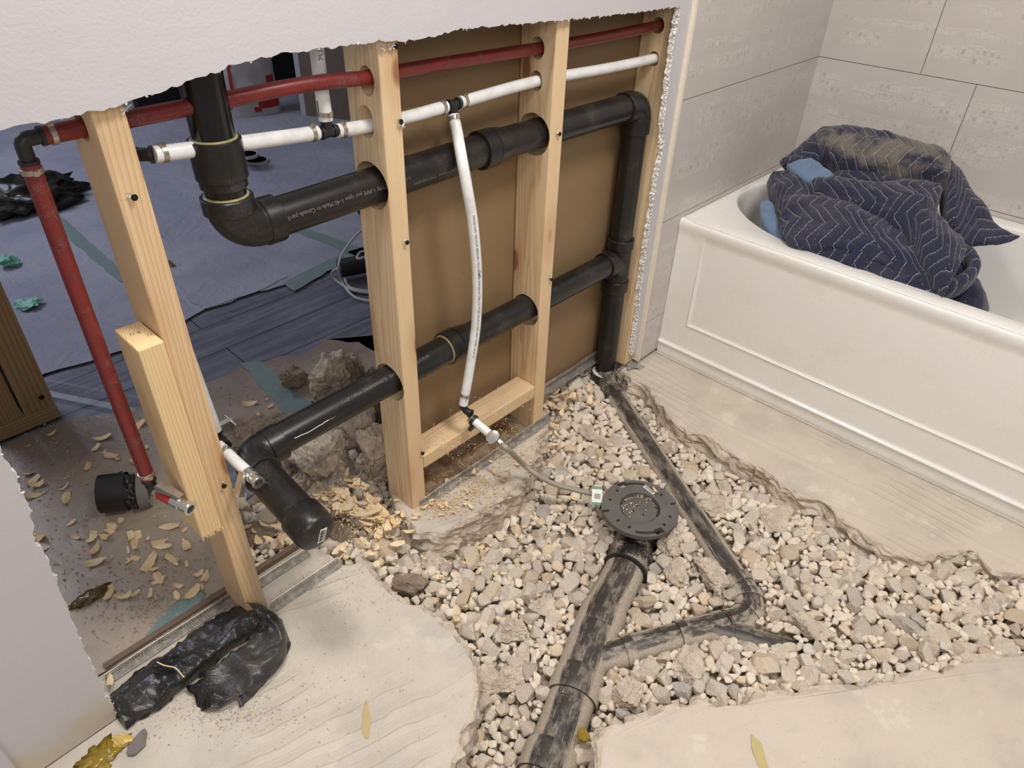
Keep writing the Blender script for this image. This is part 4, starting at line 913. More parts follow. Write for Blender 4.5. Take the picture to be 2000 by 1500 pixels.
def inset(d):
    def f(t):
        x, y = rectpt(t); x = min(max(x, TX + d), TX1 - d); y = min(max(y, TY1 + d), TY0 - d); return x, y, TZ + .0005 * (d > .004)
    return f
ring(inset(.006)); ring(inset(.016))
for s_, dz in ((1.0, 0.0), (.988, -.002), (.977, -.010), (.968, -.026), (.945, -.12), (.92, -.22), (.88, -.30), (.80, -.335), (.6, -.345), (.3, -.350), (.02, -.352)):
    ring(lambda t, s_=s_, dz=dz: (*tub_open(t, s_), TZ + dz))
vs = [p for r in rows for p in r]; fs = [(a * NT + i, a * NT + (i + 1) % NT, (a + 1) * NT + (i + 1) % NT, (a + 1) * NT + i) for a in range(len(rows) - 1) for i in range(NT)]
fs.append(tuple((len(rows) - 1) * NT + i for i in range(NT))); m.add(vs, fs); m.build('basin', M['acrylic'], tub, smooth=50)
# rounded corner lip plus apron with its pressed panel line and toe ridge
prof = [(TX + .020, TZ - .0015), (TX + .008, TZ - .001), (TX + .002, TZ - .005), (TX, TZ - .013), (TX + .0006, TZ - .022), (TX + .0022, TZ - .032), (TX + .004, TZ - .042)]
ys = list(np.linspace(TY0, TY1, 60)); 
def apx(y, z):
    """apron relief"""
    yi = -(y - TY0); d = 0
    inside = (yi > .082) and (z > .130)
    def near(v, w_): return math.exp(-(v / w_) ** 2)
    zl = .130; dline = abs(z - zl) if yi > .082 else math.hypot(z - zl, yi - .082)
    dv = abs(yi - .082) if z > zl else math.hypot(z - zl, yi - .082)
    dd_ = min(dline, dv if z < .34 else 1); fade = 1 if z < .22 else max(0, 1 - (z - .22) / .12)
    d += .0035 * near(dd_, .004) * (fade if dv < dline else 1)
    if inside: d -= .0030 * fade if False else .002
    d += .0075 * near(z - .042, .0055)
    if z < .036: d += .002
    return TX + .004 - d
zs = [TZ - .042, .38, .34, .32, .30, .28, .26, .24, .22, .20, .18, .16, .15] + list(np.arange(.145, .115, -.0018)) + [.10, .08, .065, .056] + list(np.arange(.054, .030, -.002)) + [.02, .0]
ysd = [0, -.03, -.06] + list(np.arange(-.066, -.100, -.0018)) + [-.11, -.14] + list(np.linspace(-.2, TY1 - TY0, 26)); ysd = [TY0 + v for v in ysd]
m = MB(); P_ = prof; vs = []
cols = len(P_) + len(zs) - 1
for y in ysd:
    for (x, z) in P_[:-1]: vs.append((x, y, z))
    for z in zs: vs.append((apx(y, z), y, z))
cols = len(P_) - 1 + len(zs)
m.add(vs, [(j * cols + i, j * cols + i + 1, (j + 1) * cols + i + 1, (j + 1) * cols + i) for j in range(len(ysd) - 1) for i in range(cols - 1)])
m.build('apron', M['acrylic'], tub, smooth=50)
m = MB(); m.sweep([(TX - .004, TY0, .002), (TX - .004, TY1, .002)], .004, 8); ck = m.build('caulk_bead', M['slab_b'], tub, smooth=60)

# ============================================================ QUILTED BLANKET
def WPl(cx, cy, h=0.0):
    px = 1480 + cx / 3.846; py = 240 + cy / 3.846; d = RM.T @ np.array([(px - 1000) / FPX, (py - 750) / FPX, 1.0])
    k, z0 = .28, .440 + h; t = (z0 + k * (CP[0] - 1.0) - CP[2]) / (d[2] - k * d[0]); return Vector(CP + d * t)
blanket = empty('moving_blanket', (1.28, -.42, .1), 'crumpled navy quilted moving blanket with pale zigzag stitching heaped in the tub', 'blanket')
def fold(name, cols, mat, hts, lift=0.0, tuck=18, nv=16, un=6, noise_a=.004, u0=0, uvs=1.0, extra=None):
    """puffed fold of cloth: cols = (top, bottom) pairs along its length, hts = puff height per column"""
    A = catmull([WPl(*c[0], lift) for c in cols], un); B = catmull([WPl(*c[1], lift) for c in cols], un)
    hh = []
    for i in range(len(cols) - 1):
        for k in range(un): hh.append(hts[i] + (hts[i + 1] - hts[i]) * k / un)
    hh.append(hts[-1]); up = Vector((-.25, -.05, .96)).normalized(); vs = []; uv = []; L = u0
    for i in range(len(A)):
        if i: L += ((A[i] + B[i]) / 2 - (A[i - 1] + B[i - 1]) / 2).length
        Wd = (B[i] - A[i]).length; Ls = 0; prev = None
        for j in range(nv + 1):
            th = math.radians(-tuck + (180 + 2 * tuck) * j / nv); t = .5 - .5 * math.cos(th); h = hh[i] * math.sin(th) * (1.0 if math.sin(th) > 0 else 3)
            sgn = math.copysign(1, math.sin(th)); h = hh[i] * sgn * abs(math.sin(th)) ** .75 * (1 if sgn > 0 else 2.2)
            p = A[i].lerp(B[i], t) + up * h; nz = noise_a * (mnoise.noise(p * 20 + Vector((u0, 0, 0))) * 1.6 + .8 * mnoise.noise(p * 55)); p = p + up * nz
            if prev is not None: Ls += (p - prev).length
            prev = p; vs.append(p); uv.append((L, Ls))
    n = nv + 1; fs = []; fu = []
    for i in range(len(A) - 1):
        for j in range(nv):
            q = (i * n + j, i * n + j + 1, (i + 1) * n + j + 1, (i + 1) * n + j); fs.append(q); fu.append([uv[k] for k in q])
    fs.append(tuple(range(n))); fu.append([uv[k] for k in range(n)]); e_ = tuple((len(A) - 1) * n + j for j in range(n))[::-1]; fs.append(e_); fu.append([uv[k] for k in e_])
    m = MB(); m.add(vs, fs, 0, fu); o = m.build(name, mat, blanket, smooth=75); return o
# hidden body of the heap
def blob(name, c, r, mat, parent, amp=.15, sc=4, sub=4, seed=0):
    bm = bmesh.new(); bmesh.ops.create_icosphere(bm, subdivisions=sub, radius=1)
    for v in bm.verts:
        k = 1 + amp * fbm(v.co + Vector((seed, 0, 0)), sc / 2, 3); v.co = Vector((c[0] + v.co.x * r[0] * k, c[1] + v.co.y * r[1] * k, c[2] + v.co.z * r[2] * k))
    me = bpy.data.meshes.new(name); bm.to_mesh(me); bm.free(); me.materials.append(mat); me.polygons.foreach_set('use_smooth', [True] * len(me.polygons)); o = bpy.data.objects.new(name, me); COL.objects.link(o); attach(o, parent); return o
blob('heap_core', (1.20, -.40, .26), (.185, .27, .185), M['quilt'], blanket, .10); blob('heap_core', (1.12, -.62, .28), (.11, .15, .17), M['quilt'], blanket, .10)
Q = M['quilt']; QD = M['quilt_dusty']
o = fold('dusty_fold', [((400, 130), (455, 285)), ((470, 90), (490, 300)), ((620, 72), (600, 335)), ((800, 98), (760, 365)), ((980, 135), (960, 385)), ((1160, 190), (1180, 410)), ((1320, 235), (1350, 440)), ((1420, 290), (1425, 470))], QD, [.03, .045, .05, .05, .05, .048, .045, .03], lift=.01, noise_a=.007)
o['label'] = 'upper back fold rubbed grey and brown with dust'
fold('fold', [((170, 285), (215, 345)), ((250, 238), (330, 330)), ((330, 175), (440, 300)), ((430, 110), (500, 280)), ((520, 78), (540, 230))], Q, [.008, .02, .03, .035, .02], lift=.004, u0=.7)
fold('fold', [((1380, 262), (1385, 500)), ((1450, 315), (1400, 600)), ((1530, 410), (1402, 700)), ((1620, 540), (1420, 770)), ((1710, 650), (1480, 830)), ((1790, 775), (1555, 905)), ((1870, 815), (1740, 905)), ((1968, 855), (1900, 885))], Q, [.03, .034, .030, .024, .020, .014, .007, .003], lift=.002, u0=1.3, noise_a=.004)
fold('fold', [((560, 390), (590, 520)), ((700, 345), (730, 500)), ((850, 360), (880, 510)), ((1000, 410), (1010, 520)), ((1090, 450), (1060, 530))], Q, [.018, .024, .024, .02, .012], lift=-.012, u0=2.1)
fold('fold', [((70, 450), (85, 540)), ((110, 400), (140, 690)), ((200, 378), (190, 860)), ((300, 400), (260, 940)), ((400, 470), (380, 1000)), ((520, 530), (600, 1090)), ((720, 590), (860, 1180)), ((880, 650), (1080, 1260)), ((1020, 730), (1250, 1330)), ((1140, 850), (1370, 1370))], Q, [.012, .030, .034, .036, .036, .038, .040, .040, .034, .026], lift=-.012, u0=3.0, noise_a=.008, nv=26)
fold('fold', [((180, 560), (170, 800)), ((250, 545), (230, 900)), ((370, 545), (330, 930)), ((560, 580), (560, 940)), ((760, 640), (800, 1010)), ((960, 720), (1020, 1090))], Q, [.006, .014, .016, .018, .018, .006], lift=.018, u0=4.4, noise_a=.006, nv=20)
fold('fold', [((392, 430), (425, 545)), ((480, 425), (520, 585)), ((640, 450), (640, 615)), ((800, 462), (820, 680)), ((960, 475), (960, 760)), ((1130, 455), (1070, 850)), ((1270, 520), (1150, 930)), ((1340, 680), (1200, 1030)), ((1430, 790), (1260, 1130)), ((1530, 880), (1330, 1220)), ((1570, 960), (1400, 1290))], Q, [.014, .024, .028, .032, .034, .036, .036, .034, .032, .028, .018], lift=.016, u0=5.5, noise_a=.006, nv=22)
fold('fold', [((960, 440), (980, 620)), ((1100, 432), (1120, 650)), ((1240, 445), (1240, 700)), ((1350, 470), (1310, 720)), ((1388, 490), (1350, 640))], Q, [.016, .022, .022, .018, .006], lift=.026, u0=7.1, noise_a=.005)
fold('fold', [((1540, 930), (1500, 1010)), ((1610, 970), (1560, 1080)), ((1662, 1060), (1570, 1110)), ((1650, 1150), (1530, 1140)), ((1570, 1230), (1470, 1180)), ((1460, 1290), (1400, 1220)), ((1400, 1330), (1340, 1250))], Q, [.014, .020, .022, .022, .020, .018, .012], lift=-.012, u0=8.3)
a_ = fold('lining', [((215, 325), (255, 375)), ((300, 290), (310, 425)), ((390, 275), (370, 455)), ((470, 325), (420, 455)), ((565, 400), (490, 450))], M['denim'], [.008, .016, .018, .014, .008], lift=.016); a_['label'] = 'light blue underside showing at the upper left'
a_ = fold('lining', [((18, 610), (85, 600)), ((18, 680), (130, 660)), ((40, 770), (165, 760)), ((110, 860), (195, 840)), ((170, 930), (240, 900))], M['denim'], [.010, .014, .016, .014, .008], lift=-.022); a_['label'] = 'light blue underside showing at the lower left'
fold('hem', [((165, 290), (180, 320)), ((200, 265), (225, 300)), ((300, 250), (330, 285)), ((380, 262), (400, 290))], Q, [.004, .007, .007, .004], lift=.026, noise_a=.001)

# ============================================================ ROCKS
def rockverts(seed, sub=3, planes=9, lo=.62, hi=.9, an=(1, .82, .62), rough_=.06):
    rg2 = random.Random(seed); bm = bmesh.new(); bmesh.ops.create_icosphere(bm, subdivisions=sub, radius=1)
    P = [(Vector((rg2.gauss(0, 1), rg2.gauss(0, 1), rg2.gauss(0, 1))).normalized(), rg2.uniform(lo, hi)) for _ in range(planes)]
    for v in bm.verts:
        for n_, d in P:
            k = v.co.dot(n_) - d
            if k > 0: v.co -= n_ * k
        v.co *= 1 + rough_ * fbm(v.co + Vector((seed, 0, 0)), 2.4, 3)
        v.co = Vector((v.co.x * an[0], v.co.y * an[1], v.co.z * an[2])) * 1.15
    vs = np.array([v.co[:] for v in bm.verts]); fs = np.array([[v.index for v in f.verts] for f in bm.faces]); bm.free(); return vs, fs
PR_ = [rockverts(100 + i, 3, 9 + i % 6, .42, .80, (1.25, 1.25 * random.uniform(.66, .95), 1.25 * random.uniform(.55, .85)), random.uniform(.02, .06)) for i in range(18)]
def inside(poly, x, y):
    c = False; j = len(poly) - 1
    for i in range(len(poly)):
        xi, yi = poly[i]; xj, yj = poly[j]
        if (yi > y) != (yj > y) and x < (xj - xi) * (y - yi) / (yj - yi) + xi: c = not c
        j = i
    return c
PO = [np.array(p) for p in SLABS]
def in_slab(x, y, mrg):
    for p in SLABS:
        if inside(p, x, y): return True
    return False
caps_ = []
def addcap(path, r):
    for p, q in zip(path, path[1:]): caps_.append((p, q, r))
addcap(mc[::3] + [mc[-1]], .047); addcap([d0, d1], .0315); addcap(cc[::3] + [cc[-1]], .034); addcap(bp_[:30:3], .033)
def pipe_clear(p, r):
    for a, b, R_ in caps_:
        ab = b - a; t = max(0, min(1, (p - a).dot(ab) / max(ab.dot(ab), 1e-9))); q = a + ab * t
        if (p - q).length < R_ + r * .62: return False
        if (p.xy - q.xy).length < R_ * .9 and p.z < q.z + .01: return False
    return True
cell = .03; gridd = {}; stones = []
def free(x, y, r, k):
    gx, gy = int(x / cell), int(y / cell)
    for i in range(gx - 2, gx + 3):
        for j in range(gy - 2, gy + 3):
            for (a, b, s_) in gridd.get((i, j), ()):
                if (a - x) ** 2 + (b - y) ** 2 < (k * (r + s_)) ** 2: return False
    return True
CH = [  # distinct broken pieces lying in the gravel: pixel x, y, radius, stretch, z offset, label, material
 (838, 1088, .034, (1.35, .8, .5), .012, 'grey flat-faced concrete shard lying beside the flat wood chips left of the trench', 'rubble'),
 (800, 1142, .030, (1.25, .9, .6), .008, 'brownish broken concrete chunk at the tip of the left slab', 'rubble_dark'),
 (1000, 1228, .030, (1.1, .9, .8), .014, 'pale chunk of concrete blotched with yellow foam, left of the main pipe', 'rubble'),
 (1308, 1066, .030, (.8, .8, 1.1), .012, 'upright angular chunk just right of the round flange', 'rubble'),
 (1316, 1112, .024, (1.3, .8, .6), .012, 'crumbly elongated chunk below the flange, between the two pipes', 'rubble'),
 (1388, 1122, .034, (1.1, 1, .6), .012, 'large rounded concrete chunk against the lower diagonal pipe', 'rubble'),
 (1405, 985, .032, (1.3, 1, .35), .006, 'flat dusty chunk right of the diagonal pipe, level with the flange', 'rubble'),
 (1152, 842, .026, (1.1, .9, .4), .010, 'flat pale chip of concrete right of the middle stud foot', 'rubble'),
 (1160, 905, .020, (1.2, .8, .6), .008, 'small grey lump above the braided hose', 'rubble'),
 (1345, 1290, .030, (1.3, 1, .6), .012, 'wide crumbly chunk just below the wye branch', 'rubble'),
 (1228, 1350, .030, (1.3, .9, .6), .012, 'long crumbly chunk right of the main pipe near the front slab', 'rubble'),
 (1590, 1232, .034, (1.2, .8, .5), .010, 'sandy chunk above the buried end of the side branch', 'rubble'),
 (1515, 1020, .036, (1.3, 1, .35), .006, 'broad flat stone slab in the gravel near the tub-side ledge', 'rubble'),
 (620, 1035, .035, (1.3, 1, .5), .0, 'dusty concrete lump right beside the capped stub', 'rubble_dark'),
 (668, 1040, .034, (1.3, .8, .5), .0, 'sloping concrete lump between the capped stub and the stud', 'rubble_dark'),
 (1060, 1180, .026, (1.2, .9, .6), .010, 'angular pale chunk left of the wye fitting', 'rubble'),
 (955, 1330, .026, (1.0, 1.0, .7), .010, 'blocky chunk at the nose of the left slab', 'rubble'),
 (985, 1330, .030, (1.2, .9, .6), .006, 'broad grey chunk left of the thick main pipe', 'rubble')]
def rock_object(name, c, r, st, mat, seed, label=None, cat='rubble', group=None, sub=4, rz=None, rough_=.16):
    v, f = rockverts(seed, sub, 12, .45, .8, (1.1, 1.1, 1.1), rough_); k_ = [1 + (.07 * mnoise.noise(Vector(a) * 6 + Vector((seed, 0, 0))) - .10 * max(0, mnoise.noise(Vector(a) * 3.4) - .15) + .035 * mnoise.noise(Vector(a) * 14)) * (1.6 if rough_ > .1 else .3) for a in v]; v = [a * b for a, b in zip(v, k_)]; rg2 = random.Random(seed)
    Mx = Matrix.Rotation(rz if rz is not None else rg2.uniform(0, 6), 3, 'Z') @ Matrix.Rotation(rg2.uniform(-.25, .25), 3, 'X'); v = [Mx @ Vector((a[0] * r * st[0], a[1] * r * st[1], a[2] * r * st[2])) for a in v]
    me = bpy.data.meshes.new(name); me.from_pydata(v, [], f.tolist()); me.materials.append(M[mat]); o = bpy.data.objects.new(name, me); COL.objects.link(o); o.location = c
    return tag(o, label, cat, group)
for k, (px, py, r, st, zo, lb, mt) in enumerate(CH):
    p = W(px, py, z=-.06); z = H(p.x, p.y) + zo; p = W(px, py, z=z); 
    rock_object('concrete_chunk', p, r, st, mt, 300 + k, lb, sub=5); stones.append(None) if False else None
    gridd.setdefault((int(p.x / cell), int(p.y / cell)), []).append((p.x, p.y, r * .95))
cand = [(.020, .025, 260), (.016, .020, 1500), (.0125, .016, 5200), (.009, .0125, 12000), (.005, .009, 22000)]
rs_ = random.Random(21)
for lo, hi, n_ in cand:
    for _ in range(n_):
        x = rs_.uniform(-.50, .93); y = rs_.uniform(-1.30, .34); r = rs_.uniform(lo, hi)
        if not free(x, y, r, .76 if lo > .009 else .66): continue
        if in_slab(x, y, 0): continue
        z = H(x, y) + rs_.uniform(-.25, .35) * r
        if not pipe_clear(Vector((x, y, z)), r): continue
        pp = PR((x, y, z))
        if not (-80 < pp[0] < 2080 and 600 < pp[1] < 1620) and not (-.45 < x < .9 and -1.2 < y < .34): continue
        gridd.setdefault((int(x / cell), int(y / cell)), []).append((x, y, r)); stones.append((x, y, z, r, pp))
def vis(s_):
    x, y, z, r, pp = s_
    if not (5 < pp[0] < 1995 and 640 < pp[1] < 1495): return 0
    if y > .03 and -.04 > x > -1: return 0
    if y > .0: return 0
    return r / pp[2]
order = sorted(range(len(stones)), key=lambda i: -vis(stones[i])); big = set(order[:300])
protos = []
for i, (v, f) in enumerate(PR_):
    me = bpy.data.meshes.new('gravel_stone'); me.from_pydata(v.tolist(), [], f.tolist()); me.materials.append(M['stone']); protos.append(me)
for i in order[:300]:
    x, y, z, r, pp = stones[i]; o = bpy.data.objects.new('gravel_stone', protos[rs_.randrange(len(protos))]); COL.objects.link(o)
    o.location = (x, y, z); o.scale = (r, r, r); o.rotation_euler = (rs_.uniform(-.5, .5), rs_.uniform(-.5, .5), rs_.uniform(0, 6.28))
    tag(o, 'larger crushed gravel stone, beige grey, lying loose in the floor trench', 'gravel stone', 'larger gravel stones in the trench')
# the rest as one mass
VV, FF, TT = [], [], []; base = 0
rest = [s_ for i, s_ in enumerate(stones) if i not in big]
# a second, lower layer so no bare bed shows
for _ in range(5200):
    x = rs_.uniform(-.50, .93); y = rs_.uniform(-1.30, .34)
    if in_slab(x, y, 0): continue
    r = rs_.uniform(.007, .012); z = H(x, y) - .014
    if pipe_clear(Vector((x, y, z)), r): rest.append((x, y, z, r, None))
PR2 = [rockverts(200 + i, 2, 8, .48, .82, (1.15, .95, .8), .05) for i in range(10)]
for (x, y, z, r, pp) in rest:
    v, f = (PR_ if r > .006 and pp is not None else PR2)[rs_.randrange(10)]
    R3 = np.array(Euler((rs_.uniform(-.7, .7), rs_.uniform(-.7, .7), rs_.uniform(0, 6.28))).to_matrix()); q = (v * r) @ R3.T + np.array([x, y, z])
    VV.append(q); FF.append(f + base); TT.append(np.full(len(v), rs_.random())); base += len(v)
VV = np.concatenate(VV); FF = np.concatenate(FF); TT = np.concatenate(TT)
me = bpy.data.meshes.new('gravel'); me.vertices.add(len(VV)); me.vertices.foreach_set('co', VV.astype(np.float32).ravel()); me.loops.add(FF.size); me.loops.foreach_set('vertex_index', FF.astype(np.int32).ravel())
me.polygons.add(len(FF)); me.polygons.foreach_set('loop_start', np.arange(0, FF.size, 3, dtype=np.int32)); me.polygons.foreach_set('loop_total', np.full(len(FF), 3, dtype=np.int32)); me.update(calc_edges=True)
at = me.attributes.new('tint', 'FLOAT', 'POINT'); at.data.foreach_set('value', TT.astype(np.float32)); me.materials.append(M['stone_mass'])
gm = bpy.data.objects.new('gravel', me); COL.objects.link(gm); tag(gm, 'smaller crushed gravel stones filling the floor trench around the pipes', 'gravel', kind='stuff')

# ============================================================ RUBBLE BEHIND THE STUDS
RB = [(612, 878, .07, .062, (1.0, .9, 1.0), 'big cratered concrete chunk just under the lower black pipe', 'rubble'), (685, 820, .09, .050, (1, .9, .9), 'jagged concrete chunk tucked under the pipe near the stud hole', 'rubble'),
      (735, 885, .05, .058, (.8, .8, 1.5), 'tall pitted concrete slab leaning against the second stud', 'rubble'), (660, 745, .05, .062, (1.0, 1.0, 1.0), 'pale chunk with a smooth broken face above the lower pipe', 'rubble'),
      (697, 738, .07, .045, (.6, .8, 1.4), 'spiky brown chunk beside the pale one behind the second stud', 'rubble_dark'), (655, 905, .02, .048, (1.3, .9, .7), 'flat chunk wedged beneath the biggest rubble pieces', 'rubble'),
      (620, 965, -.01, .042, (1.1, .9, .7), 'grey chunk right of the capped stub above the shavings', 'rubble'), (560, 892, .03, .040, (1, .9, .8), 'brown chunk in the gap under the pipe elbow', 'rubble_dark'),
      (715, 800, .04, .045, (.9, 1, 1), 'dark chunk in the shadow behind the second stud', 'rubble_dark'), (568, 735, .03, .036, (1.1, .9, .8), 'lone dark brown lump on the far paper', 'rubble_dark'),
      (490, 840, .02, .060, (1.1, 1.0, .55), 'rounded brown lump of concrete behind the valve', 'rubble_dark'), (535, 830, .02, .045, (1.2, 1.0, .5), 'tan lump behind the lower black pipe', 'rubble_dark'),
      (462, 975, -.01, .036, (1, .9, .9), 'grey chunk in the shade between stud and capped stub', 'rubble'), (520, 1010, -.02, .034, (1.2, .9, .7), 'small pale chunk under the capped stub', 'rubble'), (480, 1045, -.02, .040, (1.3, .9, .6), 'dusty lump behind the foot of the left stud', 'rubble_dark'),
      (740, 760, .03, .050, (.9, .9, .9), 'shaded chunk against the back of the second stud', 'rubble_dark'), (590, 930, .0, .034, (1, 1, .8), 'small chunk left of the shavings heap', 'rubble')]
for k, (px, py, z, r, st, lb, mt) in enumerate(RB): rock_object('concrete_chunk', W(px, py, z=z), r, st, mt, 500 + k, lb, sub=5, rough_=.22)

# ============================================================ METAL STRIPS ALONG THE WALL FOOT
def strip(px0, px1, y, z0, h, label, slots=True, tilt=0.0, ends=None, wave=.0015, foot=.012):
    """perforated galvanised strip: vertical leg with slots plus a foot"""
    a = W(*px0, y=y); b = W(*px1, y=y); x0, x1 = a.x, b.x; n = max(4, int((x1 - x0) / .0052)); m = MB(); hs = [0, .25, .42, .72, .86, 1.0]; V = []
    for i in range(n * 2 + 1):
        x = x0 + (x1 - x0) * i / (n * 2); w_ = wave * mnoise.noise(Vector((x * 9, 0, y * 50))); V.append([(x, y + w_ + tilt * k * h, z0 + k * h + w_ * .5) for k in hs] + [(x, y - foot, z0 + .0005)])
    T = .0011; vs = [p for c in V for p in c]; nn = len(hs) + 1; vs2 = [(p[0], p[1] + T, p[2] + .0006) for p in vs]; m.v = vs + vs2; O = len(vs)
    def cellf(i, k): return not (slots and k in (2,) and i % 2 == 0)
    for i in range(n * 2):
        for k in range(len(hs) - 1):
            if cellf(i, k):
                q = (i * nn + k, (i + 1) * nn + k, (i + 1) * nn + k + 1, i * nn + k + 1); m.f += [q, tuple(O + t for t in q[::-1])]; m.m += [0, 0]; m.uv += [[(0, 0)] * 4] * 2
        q = (i * nn, (i + 1) * nn, (i + 1) * nn + nn - 1, i * nn + nn - 1); m.f.append(q); m.m.append(0); m.uv.append([(0, 0)] * 4)
        q = (i * nn + nn - 2, (i + 1) * nn + nn - 2, O + (i + 1) * nn + nn - 2, O + i * nn + nn - 2); m.f.append(q); m.m.append(0); m.uv.append([(0, 0)] * 4)
    o = m.build('metal_strip', M['steel'], flipfix=False); top(o); return tag(o, label, 'metal strip')
strip((822, 985), (1073, 812), -.004, .0, .017, 'perforated metal strip along the rough concrete between the two middle studs', tilt=.15)
strip((1018, 868), (1062, 838), -.020, -.012, .012, 'short bent metal offcut beneath the strip end by the third stud', slots=False, tilt=.4)
strip((528, 1186), (660, 1093), -.006, .0, .019, 'plain grey metal strip standing on the left slab edge', tilt=.05)
strip((500, 1138), (600, 1072), .066, .0, .014, 'narrow metal strip behind the capped stub', tilt=.0)
strip((207, 1326), (452, 1172), .072, .0, .016, 'dirty perforated strip along the muddy paper left of the first stud', tilt=.0)
strip((1060, 760), (1168, 692), .076, .005, .030, 'perforated metal strip at the foot of the brown board left of the stack', tilt=.0)
strip((1209, 703), (1234, 690), -.003, -.012, .020, 'small metal strip end under the torn drywall at the right', slots=False)
m = MB(); c = W(1240, 716, z=.002)
m.add([c + Vector(v) for v in ((-.030, .005, 0), (-.012, .022, .006), (.014, .012, .004), (.010, -.006, .008), (.022, -.020, 0), (.002, -.022, -.002), (-.010, -.008, .006))] , [(0, 1, 6), (1, 2, 3, 6), (3, 4, 5, 6)]); 
o = m.build('metal_scrap', M['steel']); sm = o.modifiers.new('s', 'SOLIDIFY'); sm.thickness = .0012; tag(o, 'crumpled scrap of flashing at the foot of the tile edge', 'metal scrap')
# brown edging boards at the threshold
for (p0, p1, y, h, lb) in (((207, 1308), (450, 1160), .088, .010, 'brown edging board at the border of the muddy paper left of the first stud'), ((500, 1118), (592, 1056), .086, .012, 'brown edging board in the shade behind the capped stub')):
    a = W(*p0, y=y); b = W(*p1, y=y); o = MB().box((a.x, y, .0), (b.x, y + .012, h)).build('edging_board', M['edging']); top(o); tag(o, lb, 'board')
o = MB().box((-.005, -.003, -.002), (.368, .088, .0006)).build('sawdust', M['sawdust']); rough(o, 8, .0012, 30); tag(o, 'layer of brown sawdust on the floor below the cross block', 'sawdust', kind='stuff')
o = MB().sweep([W(534, 1172, y=.03) + Vector((0, 0, 0)), W(524, 1168, y=.03) + Vector((-.05, 0, 0))], .008, 20).build('conduit_end', M['cable'], smooth=40); tag(o, 'stub of pale conduit poking out behind the foot of the left stud', 'conduit')

# ============================================================ BLACK FILM
def film(name, cols, un=14, nv=30, zf=.004, hts=None, crink=.006, seed=0, parent=None, jag=.006):
    def pt(c, h): return W(100 + c[0] / 3.7037, 1100 + c[1] / 3.7037, z=h)
    R = [catmull([pt(c[k][:2], c[k][2]) for c in cols], un) for k in range(len(cols[0]))]; vs = []; n = None
    for i in range(len(R[0])):
        rowp = catmull([r[i] for r in R], max(2, nv // (len(R) - 1))); n = len(rowp)
        for j, p in enumerate(rowp):
            q = Vector((seed, 0, 0)) + p; k = .9 - 2.6 * abs(mnoise.noise(q * 17)) - 1.1 * abs(mnoise.noise(q * 46 + Vector((3, 1, 2))))
            p = p + Vector((0, 0, 1)) * crink * k + Vector((-.4, -.3, 0)) * crink * .5 * mnoise.noise(q * 40)
            if j in (0, n - 1): p = p + Vector((mnoise.noise(q * 90), mnoise.noise(q * 90 + Vector((5, 5, 5))), 0)) * jag
            vs.append(p)
    fs = [(i * n + j, i * n + j + 1, (i + 1) * n + j + 1, (i + 1) * n + j) for i in range(len(R[0]) - 1) for j in range(n - 1)]
    m = MB(); m.add(vs, fs); o = m.build(name, M['film'], parent, smooth=38, flipfix=False); s = o.modifiers.new('s', 'SOLIDIFY'); s.thickness = .0004; return o
fb = empty('plastic_film', tuple(W(420, 1280, z=0)), 'torn crumpled black plastic film wrapped round the foot of the leftmost stud', 'plastic film')
film('film_sheet', [((1470, 300, .010), (1500, 380, .045), (1480, 470, .045), (1420, 540, .01)), ((1370, 305, .012), (1330, 420, .040), (1330, 530, .030), (1290, 640, .006)), ((1180, 400, .010), (1180, 520, .030), (1180, 640, .030), (1190, 730, .005)), ((1000, 510, .008), (1010, 620, .030), (1030, 760, .034), (1060, 830, .004)),
     ((850, 640, .006), (860, 740, .030), (900, 860, .034), (915, 950, .004)), ((690, 730, .006), (710, 840, .040), (760, 980, .030), (780, 1060, .004)), ((540, 860, .006), (570, 960, .034), (640, 1060, .026), (670, 1110, .004)), ((430, 960, .006), (470, 1040, .026), (520, 1120, .018), (560, 1180, .003))], parent=fb, seed=2)
film('film_flap', [((1400, 292, .050), (1460, 330, .060), (1500, 400, .050), (1480, 480, .035)), ((1520, 310, .045), (1560, 370, .056), (1560, 450, .045), (1440, 560, .030)), ((1610, 350, .030), (1640, 440, .050), (1600, 560, .045), (1330, 640, .030)), ((1680, 450, .014), (1690, 560, .040), (1560, 680, .045), (1200, 730, .030)),
     ((1720, 600, .004), (1660, 690, .026), (1480, 770, .036), (1100, 830, .022)), ((1620, 760, .003), (1560, 830, .022), (1380, 860, .028), (985, 905, .012)), ((1500, 920, .003), (1440, 930, .014), (1300, 960, .022), (1040, 960, .016)), ((1360, 1050, .003), (1355, 940, .012), (1220, 1040, .014), (1060, 1060, .004))], parent=fb, seed=9, crink=.008)
film('film_end', [((430, 960, .012), (470, 990, .020), (520, 1040, .010)), ((440, 1040, .010), (500, 1070, .024), (610, 1100, .010)), ((500, 1130, .006), (530, 1140, .020), (610, 1150, .004)), ((520, 1180, .004), (540, 1190, .008), (560, 1200, .002))], parent=fb, seed=14, nv=8)
m = MB(); m.sweep(catmull([W(100 + x / 3.7037, 1100 + y / 3.7037, z=.052) for x, y in ((765, 715), (820, 740), (890, 755), (930, 790), (960, 825))], 5), .0011, 6); s_ = m.build('straw', M['shaving']); tag(s_, 'thin olive straw lying across the black film', 'straw')
